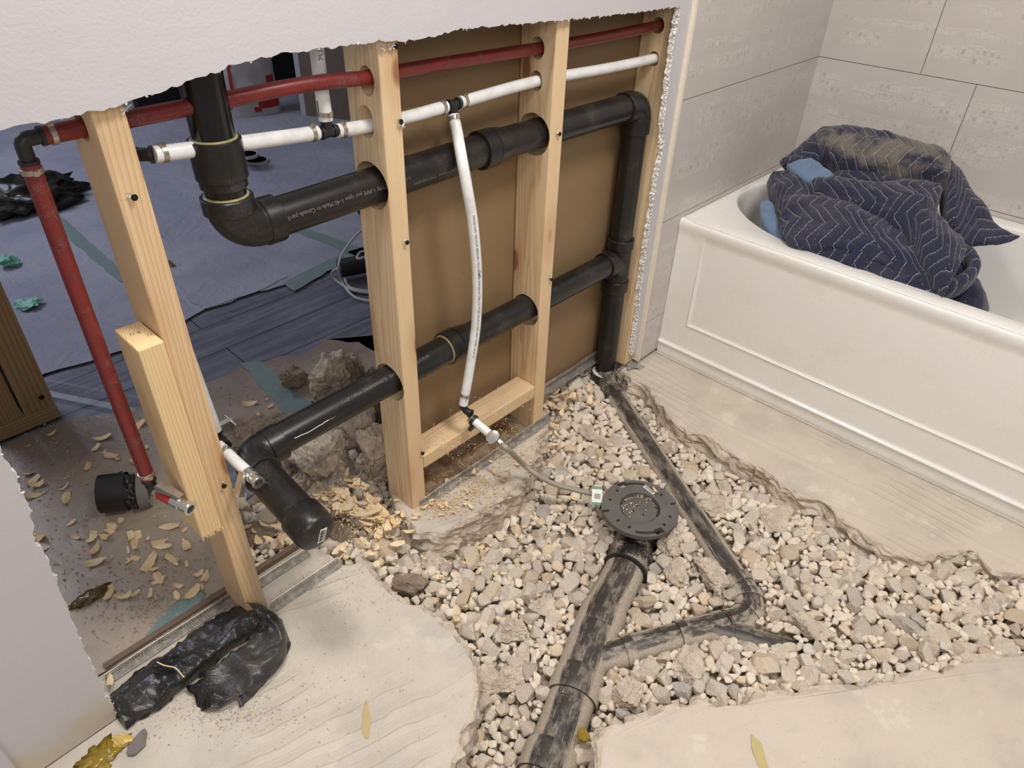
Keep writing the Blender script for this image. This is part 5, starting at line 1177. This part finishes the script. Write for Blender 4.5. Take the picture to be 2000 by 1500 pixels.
# foam and pebble at the wall foot
fo = blob('yellow_foam', tuple(W(196, 1482, z=-.004)), (.045, .022, .012), M['foam'], None, .6, 9, 4); fo.rotation_euler = (0, 0, 0); tag(fo, 'glossy yellow expanding foam oozing along the wall foot, bottom left', 'foam')
fo = rock_object('foam_piece', W(240, 1446, z=.008), .014, (1, .8, .8), 'foam_pale', 901, 'pale torn bit of foam beside the grey pebble, bottom left', 'foam', sub=3)
fo = rock_object('pebble', W(271, 1452, z=.006), .016, (1.3, .7, .4), 'grout', 902, 'smooth dark grey pebble on the slab near the bottom left corner', 'pebble', sub=3, rz=.6, rough_=.02)
rock_object('foam_piece', W(1140, 1434, z=-.045), .013, (1, .8, .8), 'foam', 903, 'yellow chip of foam lodged against the thick main pipe', 'foam', sub=3)
for k, (px, py, r) in enumerate([(715, 1405, .008), (1480, 1470, .010), (960, 1228, .0)]):
    if r: 
        o = rock_object('foam_smear', W(px, py, z=.0), r * 2, (1.8, .5, .035), 'smear', 910 + k, ('olive foam smear on the left slab', 'dull yellow foam smear on the front slab')[k], 'foam', sub=3, rz=.9)

# ============================================================ SHAVINGS
def shaving_mesh(seed):
    rg2 = random.Random(seed); L = rg2.uniform(.7, 1.3); w_ = rg2.uniform(.18, .58); cv = rg2.uniform(.2, 2.6); tw = rg2.uniform(-.8, .8); n = 9; vs = []
    for i in range(n):
        t = i / (n - 1); a = cv * (t - .5); x = math.sin(a) / cv * L; z = (1 - math.cos(a)) / cv * L; ww = w_ * (.35 + .65 * math.sin(pi * min(1, t + .12)) ** .5) * (1 + .15 * rg2.uniform(-1, 1)); tt = tw * (t - .5)
        for s_ in (-.5, 0, .5): vs.append((x + (0 if s_ == 0 else rg2.uniform(-.04, .04)), s_ * ww * math.cos(tt), z + s_ * ww * math.sin(tt) + (.04 if s_ == 0 else 0)))
    fs = [(i * 3 + j, i * 3 + j + 1, (i + 1) * 3 + j + 1, (i + 1) * 3 + j) for i in range(n - 1) for j in range(2)]
    O = len(vs); vs2 = [(a, b, c - .03) for a, b, c in vs]; bd = [i * 3 for i in range(n)] + [(n - 1) * 3 + 1] + [i * 3 + 2 for i in range(n - 1, -1, -1)] + [1]
    fs += [tuple(O + k for k in f[::-1]) for f in fs] + [(bd[i], bd[(i + 1) % len(bd)], O + bd[(i + 1) % len(bd)], O + bd[i]) for i in range(len(bd))]
    me = bpy.data.meshes.new('wood_shaving'); me.from_pydata(vs + vs2, [], fs); me.materials.append(M['shaving']); return me
SM = [shaving_mesh(i) for i in range(12)]; sv_ = random.Random(77)
def scatter(n, spots, size, label, group, flat=.5, cat='wood shaving', zmode=None):
    for k in range(n):
        px, py, sx_, sy_, z, wgt = sv_.choices(spots, [s[5] for s in spots])[0]
        a, b = px + sv_.gauss(0, sx_), py + sv_.gauss(0, sy_); p = W(a, b, z=z); l = sv_.uniform(*size)
        o = bpy.data.objects.new('wood_shaving', SM[sv_.randrange(12)]); COL.objects.link(o); o.location = p + Vector((0, 0, sv_.uniform(0, .004) + l * .02)); o.scale = (l, l, l)
        o.rotation_euler = (sv_.gauss(0, flat) * .8, sv_.gauss(0, flat) * .5, sv_.uniform(0, 6.28)); tag(o, label, cat, group)
scatter(135, [(668, 950, 26, 26, .018, 3), (700, 985, 30, 16, .012, 3), (735, 1000, 20, 12, .006, 2), (760, 1020, 26, 14, .003, 2), (745, 1035, 22, 14, -.01, 2), (700, 1075, 18, 12, -.01, 1.5), (640, 980, 22, 20, .01, 1.5)], (.014, .040), 'curled pale pine shaving in the heap around the second stud foot', 'pine shavings heaped at the second stud')
scatter(30, [(850, 985, 16, 9, .004, 3), (900, 975, 30, 12, .003, 2), (965, 925, 26, 12, .003, 2), (1000, 905, 14, 14, .004, 1)], (.008, .026), 'pale shaving on the narrow strip of concrete under the braided hose', 'shavings on the narrow concrete strip')
scatter(46, [(1100, 785, 30, 12, -.035, 3), (1130, 765, 22, 10, -.02, 2), (1075, 845, 14, 14, -.04, 1), (1160, 790, 14, 12, -.04, 1)], (.014, .034), 'tan wood shaving in the gravel beside the third stud foot', 'shavings by the third stud')
scatter(80, [(150, 850, 50, 40, .003, 2), (90, 940, 40, 30, .003, 2), (250, 905, 24, 20, .003, 2), (180, 1060, 50, 30, .003, 3), (300, 1080, 50, 30, .003, 4), (380, 1040, 40, 30, .003, 2), (260, 1120, 50, 30, .003, 3), (430, 900, 14, 30, .003, 1), (530, 790, 30, 20, .003, 1.5), (370, 1130, 30, 30, .003, 2)], (.012, .040), 'dull tan wood shaving on the muddy paper of the next room', 'shavings strewn in the next room', .3)
scatter(26, [(480, 1060, 20, 20, .0, 2), (540, 1040, 20, 14, .0, 2), (570, 1060, 14, 10, .0, 1)], (.012, .032), 'brown wood shaving in the shade between left stud and capped stub', 'shavings behind the left stud')
scatter(22, [(1000, 1040, 90, 50, -.07, 1), (860, 1110, 40, 20, -.05, 1), (960, 1100, 60, 40, -.08, 1)], (.010, .024), 'stray pale shaving lying on the gravel left of the flange', 'stray shavings on the gravel', .3)
def single(px, py, z, l, rot, label, k=3):
    o = bpy.data.objects.new('wood_shaving', SM[k]); COL.objects.link(o); o.location = W(px, py, z=z); o.scale = (l, l, l); o.rotation_euler = rot; tag(o, label, 'wood shaving')
single(715, 1000, .014, .060, (.3, .2, 2.3), 'largest curved wood chip leaning by the second stud foot', 2); single(990, 935, .012, .040, (.2, .9, 1.9), 'upright splinter standing beside the hose', 5)
single(1280, 958, .006, .026, (0, 0, 1.2), 'long pale splinter on the rim of the round flange', 7); single(100, 1095, .01, .0001, (0, 0, 0), 'x') if False else None
single(215, 1330, .012, .050, (.1, .3, 1.3), 'flat wood chip against the drywall at the end of the black film', 4)
# loose sawdust and crumbs: beyond counting
def specks(name, n, spots, size, mat, label, cat):
    m = MB()
    for k in range(n):
        px, py, sx_, sy_, z, wgt = sv_.choices(spots, [s[5] for s in spots])[0]; a, b = px + sv_.gauss(0, sx_), py + sv_.gauss(0, sy_); p = W(a, b, z=z); l = sv_.uniform(*size)
        Rm = Euler((sv_.gauss(0, .5), sv_.gauss(0, .5), sv_.uniform(0, 6.3))).to_matrix(); q = [Rm @ Vector(v) * l for v in ((-.5, -.12, 0), (.5, -.08, .05), (.4, .14, .0), (-.35, .15, .08), (0, 0, .3))]
        m.add([p + v + Vector((0, 0, l * .1)) for v in q], [(0, 1, 2, 3), (0, 1, 4), (1, 2, 4), (2, 3, 4), (3, 0, 4)])
    o = m.build(name, mat, flipfix=False); top(o); return tag(o, label, cat, kind='stuff')
specks('sawdust', 1500, [(700, 1000, 45, 30, .004, 2), (860, 990, 30, 12, .001, 2), (930, 950, 40, 16, .001, 2), (1010, 890, 24, 14, .001, 1), (910, 870, 60, 30, .0015, 2), (980, 830, 40, 20, .0015, 1)], (.002, .010), M['shaving'], 'fine pale sawdust and splinters around the second stud and concrete strip', 'sawdust')
specks('sawdust', 260, [(930, 822, 40, 18, .139, 1), (1000, 778, 30, 12, .139, 1), (870, 862, 24, 12, .139, 1)], (.001, .006), M['shaving'], 'sawdust sprinkled on top of the cross block', 'sawdust')
specks('crumbs', 1500, [(200, 1050, 90, 80, .003, 3), (330, 1120, 60, 50, .003, 3), (100, 900, 60, 50, .003, 2), (300, 1190, 60, 30, .003, 3), (500, 800, 60, 40, .003, 1), (240, 800, 80, 50, .003, 1), (420, 1000, 40, 60, .003, 2)], (.002, .009), M['rubble'], 'fine crumbs of dirt strewn over the muddy paper next door', 'crumbs')
specks('crumbs', 900, [(600, 1300, 120, 90, .0, 2), (1500, 850, 120, 60, .0, 0.0001), (380, 1400, 80, 30, .0, 2), (700, 1160, 40, 30, .0, 1), (450, 1390, 60, 20, .0, 3), (640, 1120, 40, 20, 0, 1)], (.0015, .005), M['rubble'], 'gritty crumbs scattered over the left slab', 'crumbs')
specks('sawdust', 90, [(1250, 985, 26, 20, -.007, 1), (1268, 966, 12, 6, -.006, 2), (1225, 985, 12, 14, -.006, 1)], (.003, .009), M['shaving'], 'pale wood chips scattered on the round flange', 'sawdust')

# ============================================================ NEXT ROOM
def sheet(name, pix, mat, z, label, cat, seed=1, thick=.0006, jag=.006, kind=None, rel=.003):
    P = [W(a, b, z=z) for a, b in pix]; q = jitter_edge([(p.x, p.y) for p in P], .03, jag, seed, closed=True); bm = bmesh.new(); f = bm.faces.new([bm.verts.new((p.x, p.y, z)) for p in q])
    bmesh.ops.triangulate(bm, faces=[f]); bm.normal_update()
    ret = bmesh.ops.extrude_face_region(bm, geom=bm.faces[:]); [setattr(v, 'co', v.co + Vector((0, 0, thick))) for v in ret['geom'] if isinstance(v, bmesh.types.BMVert)]
    bmesh.ops.recalc_face_normals(bm, faces=bm.faces); me = bpy.data.meshes.new(name); bm.to_mesh(me); bm.free(); me.materials.append(mat); o = bpy.data.objects.new(name, me); COL.objects.link(o); top(o); return tag(o, label, cat, kind=kind)
sheet('floor_paper', [(-700, 900), (-60, 790), (0, 772), (87, 731), (175, 703), (224, 688), (300, 668), (366, 626), (402, 604), (450, 590), (497, 571), (560, 556), (610, 540), (658, 520), (725, 496), (800, 470), (1000, 400), (1300, 190), (900, 110), (640, 90), (330, 100), (60, 170), (-500, 400)], M['paper'], .003, 'large grey blue protective paper covering the far floor of the next room', 'floor paper', 2)
sheet('floor_paper', [(1000, 610), (745, 700), (700, 668), (640, 664), (596, 690), (520, 704), (465, 722), (406, 745), (350, 772), (250, 800), (122, 822), (0, 872), (-300, 960), (-300, 1800), (-60, 1800), (120, 1370), (230, 1300), (455, 1160), (452, 1050), (440, 900), (470, 850), (560, 810), (640, 770), (745, 740)], M['paper_mud'], .002, 'muddy protective paper nearer the wall with shavings and crumbs on it', 'floor paper', 5)
sheet('floor_paper', [(437, 520), (497, 500), (560, 540), (499, 572), (402, 602), (372, 590), (340, 540)], M['paper'], .005, 'small loose paper patch lapped over the large sheet, left of the gap', 'floor paper', 9)
for pix, lb in (([(76, 418), (104, 408), (250, 540), (236, 552)], 'green tape strip crossing the paper behind the red drop tube'), ([(576, 452), (604, 448), (760, 502), (744, 520)], 'green tape strip running behind the second stud'), ([(552, 552), (640, 508), (740, 470), (760, 482), (640, 530), (575, 568)], 'green tape strip along the torn paper edge'), ([(470, 708), (510, 706), (620, 800), (560, 812)], 'green tape strip under the rubble'), ([(285, 1240), (325, 1192), (372, 1160), (402, 1158), (392, 1178), (345, 1212), (300, 1250)], 'dusty green tape strip on the muddy paper near the wall')):
    sheet('green_tape', pix, M['tape'], .0045, lb, 'tape', 3, jag=.003, thick=.0004)
for px, py, r, lb in ((18, 512, .035, 'crumpled ball of green tape at the left frame edge'), (48, 592, .032, 'folded scrap of green tape behind the wooden post')):
    o = rock_object('tape_scrap', W(px, py, z=.018), r, (1.1, .9, .5), 'tape_ball', int(px) + 40, lb, 'tape', sub=3, rough_=.5)
# frame of two boards on a plate
fr_ = empty('stud_frame', tuple(W(90, 815, z=0)), 'dull wooden frame of two upright boards on a bottom plate at the left edge', 'wooden frame')
c1 = W(120, 814, z=0); YF = c1.y; XF = c1.x
def bd(name, x0, x1, y0, y1, z0, z1, vert=True):
    if vert: o = board(name, (x1 - x0, y1 - y0, z1 - z0), M['old_wood'], bevel=.002); o.location = ((x0 + x1) / 2, (y0 + y1) / 2, z0)
    else:
        o = board(name, (z1 - z0, y1 - y0, x1 - x0), M['old_wood'], bevel=.002); o.data.transform(Matrix.Translation((0, 0, 0))); o.rotation_euler = (0, pi / 2, 0); o.location = (x0, (y0 + y1) / 2, (z0 + z1) / 2)
    return attach(o, fr_)
bd('bottom_plate', XF - .9, XF, YF, YF + .089, 0, .038, False)
bd('upright', XF - .070, XF, YF + .002, YF + .086, .038, 2.3); bd('upright', XF - .146, XF - .076, YF + .002, YF + .086, .038, 2.3)
m = MB(); c = Vector((XF - .022, YF, .075)); m.sweep([c + Vector((0, .001, 0)), c + Vector((0, -.002, 0))], .006, 14); attach(m.build('screw', M['screw'], None), fr_)
# mortar bag
bg = empty('mortar_bag', tuple(W(500, 240, z=0)), 'white and red printed paper bag of mortar standing in the dark next room', 'bag')
A_, B_ = W(446, 238, z=.0), W(556, 224, z=0.0); ax_ = (B_ - A_).normalized(); A_ = A_ - ax_ * .0; wd_ = (B_ - A_).length; nb = Vector((ax_.y, -ax_.x, 0)); nb = -nb if nb.dot(Vector(CP) - A_) < 0 else nb
m = MB(); NX, NZ = 18, 22; vs = []; Hb = .56
def bagp(u, v, side):
    bul = .055 * (math.sin(pi * u) ** .5) * (.4 + .6 * math.sin(pi * min(1, v * .9 + .08)) ** .5); pin = .92 + .08 * math.sin(v * 3)
    p = A_ + ax_ * (wd_ * (.5 + (u - .5) * (1.0 - .12 * v))) + Vector((0, 0, v * Hb)); n_ = .010 * mnoise.noise(Vector((u * 5, v * 7, side)))
    return p + nb * (side * (bul + .02) + n_ - .075)
for side in (1, -1):
    for j in range(NZ + 1):
        for i in range(NX + 1): vs.append(bagp(i / NX, j / NZ, side))
n1 = NX + 1; fs = [(o_ + j * n1 + i, o_ + j * n1 + i + 1, o_ + (j + 1) * n1 + i + 1, o_ + (j + 1) * n1 + i) for o_ in (0, n1 * (NZ + 1)) for j in range(NZ) for i in range(NX)]; O = n1 * (NZ + 1)
fs += [(j * n1, (j + 1) * n1, O + (j + 1) * n1, O + j * n1) for j in range(NZ)] + [(j * n1 + NX, (j + 1) * n1 + NX, O + (j + 1) * n1 + NX, O + j * n1 + NX) for j in range(NZ)]
fs += [(i, i + 1, O + i + 1, O + i) for i in range(NX)] + [(NZ * n1 + i, NZ * n1 + i + 1, O + NZ * n1 + i + 1, O + NZ * n1 + i) for i in range(NX)]
m.add(vs, fs); m.build('sack', M['bag_paper'], bg, smooth=60)
def onbag(quads, name, mat, lift=.002):
    m = MB()
    for (u0, v0, u1, v1) in quads:
        k = 6; vs = [bagp(u0 + (u1 - u0) * i / k, v0 + (v1 - v0) * j / 4, 1) + nb * lift for j in range(5) for i in range(k + 1)]
        m.add(vs, [(j * (k + 1) + i, j * (k + 1) + i + 1, (j + 1) * (k + 1) + i + 1, (j + 1) * (k + 1) + i) for j in range(4) for i in range(k)])
    return m.build(name, mat, bg)
onbag([(.14, .24, .19, 1)], 'red_band', M['bag_red']); onbag([(.58, .08, .97, .16), (.66, .16, .97, .24), (.74, .24, .97, .31), (.80, .31, .95, .38), (.50, .05, .62, .10)], 'red_print', M['bag_red'])
onbag([(.30, .56 + .022 * k, .30 + .34 * random.Random(k).uniform(.6, 1), .565 + .022 * k) for k in range(7)], 'small_print', M['ink']); onbag([(.03, .10, .125, .19)], 'barcode_frame', M['ink']); onbag([(.04, .107, .115, .183)], 'barcode_label', M['white_card'], .003)
onbag([(.045 + .012 * k, .115, .050 + .012 * k, .175) for k in range(6)], 'barcode_bars', M['ink'], .004); onbag([(.34, .28, .56, .34)], 'print_box', M['lid'])
vs, fs = text_mesh('cx-4L', .085); m = MB(); m.add([bagp(.045 + v.y / wd_ * .9, .78 - v.x / Hb, 1) + nb * .003 for v in vs], fs); m.build('bag_lettering', M['bag_red'], bg, flipfix=False)
# near-black panel, coloured as the dark opening's shade, and board behind the bag
m = MB().box((W(440, 200, y=3.35).x - .5, 3.35, 0), (W(600, 200, y=3.35).x + .6, 3.42, 2.2)); o = m.build('dark_opening_panel', M['far_dark']); top(o); tag(o, 'near-black panel standing for the dark opening behind the mortar bag', 'dark panel')
a = W(589, 226, z=0); b = W(700, 238, z=0); bb = empty('leaning_board', tuple(a), 'brown board with a pale edge standing behind the white riser tube', 'board')
dv = (b - a).normalized(); nn_ = Vector((-dv.y, dv.x, 0)); m = MB(); m.v = []; q = [a + dv * .03, b, b + nn_ * .02, a + dv * .03 + nn_ * .02]
m.add(q + [p + Vector((0, 0, 1.2)) for p in q], [(0, 1, 5, 4), (1, 2, 6, 5), (2, 3, 7, 6), (3, 0, 4, 7), (4, 5, 6, 7), (0, 3, 2, 1)]); m.build('panel', M['far_board'], bb)
q = [a, a + dv * .03, a + dv * .03 + nn_ * .02, a + nn_ * .02]; m = MB(); m.add(q + [p + Vector((0, 0, 1.2)) for p in q], [(0, 1, 5, 4), (1, 2, 6, 5), (2, 3, 7, 6), (3, 0, 4, 7), (4, 5, 6, 7), (0, 3, 2, 1)]); m.build('edge', M['far_edge'], bb)
# lids
def lid(px, py, z, r, label, tilt=0):
    c = W(px, py, z=z); m = MB(); m.sweep([c, c + Vector((0, 0, .001)), c + Vector((0, 0, .012)), c + Vector((0, 0, .014)), c + Vector((0, 0, .014)), c + Vector((0, 0, .008))], [r * .96, r, r, r * .97, r * .86, r * .84], 40, caps=True); o = m.build('pail_lid', M['lid'], smooth=40); 
    m2 = MB(); m2.sweep([c + Vector((0, 0, .0082)), c + Vector((0, 0, .010))], r * .83, 36); m2.build('centre', M['lid_in'], o); return tag(o, label, 'lid')
lid(503, 317, .0, .052, 'round pale lid with dark centre lying alone on the far paper')
for k in range(4): lid(484, 306, .0 + .020 * k, .048, 'pale ringed lid in the small stack beside the single lid, %s' % ('lowest', 'second from bottom', 'third from bottom', 'topmost')[k])
# black film heap and coupling
o = film('black_bag', [((0, 0, 0), (0, 0, 0))] * 2) if False else blob('black_bag', tuple(W(48, 385, z=.03)), (.20, .15, .07), M['film'], None, .55, 7, 4, 3); tag(o, 'crumpled shiny black plastic bag on the far floor at the left', 'plastic bag')
cpn = empty('torn_coupling', tuple(W(205, 975, z=.03)), 'black pipe coupling wrapped in torn film and grey tape lying on the muddy paper', 'pipe coupling')
c = W(196, 965, z=.045); d = Vector((.75, -.45, -.05)).normalized(); m = MB(); m.sweep([c - d * .0, c + d * .055], [.042, .042], 36, caps=False); m.sweep([c + d * .055, c + d * .0, c + d * .0], [.037, .037, .042], 36, caps=False); m.build('sleeve', M['fit_black'], cpn, smooth=40, flipfix=False)
b_ = blob('torn_film', tuple(c + d * .055 + Vector((0, 0, -.006))), (.036, .030, .036), M['film'], cpn, .6, 8, 4, 7)
m = MB(); e_ = c + d * .080; m.sweep([e_, e_ + d * .022], [.046, .040], 36, caps=False); tp_ = m.build('tape_band', M['grout'], cpn, smooth=40)
m = MB(); c = W(712, 408, z=.05); m.sweep([c, c + Vector((.05, .02, 0)), c + Vector((.14, .06, 0))], [.040, .044, .044], 30); o = m.build('black_fitting', M['fit_black'], smooth=40); top(o); tag(o, 'round black fitting peeking out behind the second stud, just below the upper pipe', 'pipe fitting')
m = MB(); c = W(662, 525, z=.045); d = (W(735, 510, z=.045) - c).normalized(); m.sweep([c, c + d * .0008, c + d * .45], [.030, .032, .032], 30); o = m.build('black_pipe', M['fit_black'], smooth=40); top(o); tag(o, 'length of black pipe resting behind the second stud, pale cable looped over it', 'pipe')
m = MB(); lp = catmull([W(*p) for p in ()], 2) if False else None
def cab(pts): return catmull([W(a, b, z=z) for a, b, z in pts], 8)
for pts in ([(735, 430, .17), (700, 455, .16), (672, 490, .13), (661, 520, .10), (668, 550, .02), (690, 578, .01), (725, 588, .006), (790, 592, .006)], [(730, 492, .09), (705, 492, .09), (698, 505, .09), (720, 500, .09), (760, 490, .08)], [(662, 523, .09), (650, 530, .06), (650, 540, .03), (665, 554, .012), (690, 567, .01), (725, 572, .006), (790, 575, .006)], [(672, 540, .02), (680, 558, .012), (700, 566, .01), (725, 568, .008), (790, 570, .006)]):
    m.sweep(cab(pts), .0042, 12)
o = m.build('cable', M['cable'], smooth=60); top(o); tag(o, 'looped pale grey cable draped around the black pipe behind the second stud', 'cable')
rock_object('dark_clod', W(334, 516, z=.01), .016, (1, .8, .8), 'rubble_dark', 77, 'small dark clod on the paper just right of the leftmost stud', 'clod', sub=3)
o = blob('amber_resin', tuple(W(176, 1165, z=.006)), (.035, .014, .006), M['resin'], None, .5, 8, 4, 5); tag(o, 'brownish glossy resin blob on the muddy paper at the lower left', 'foam')
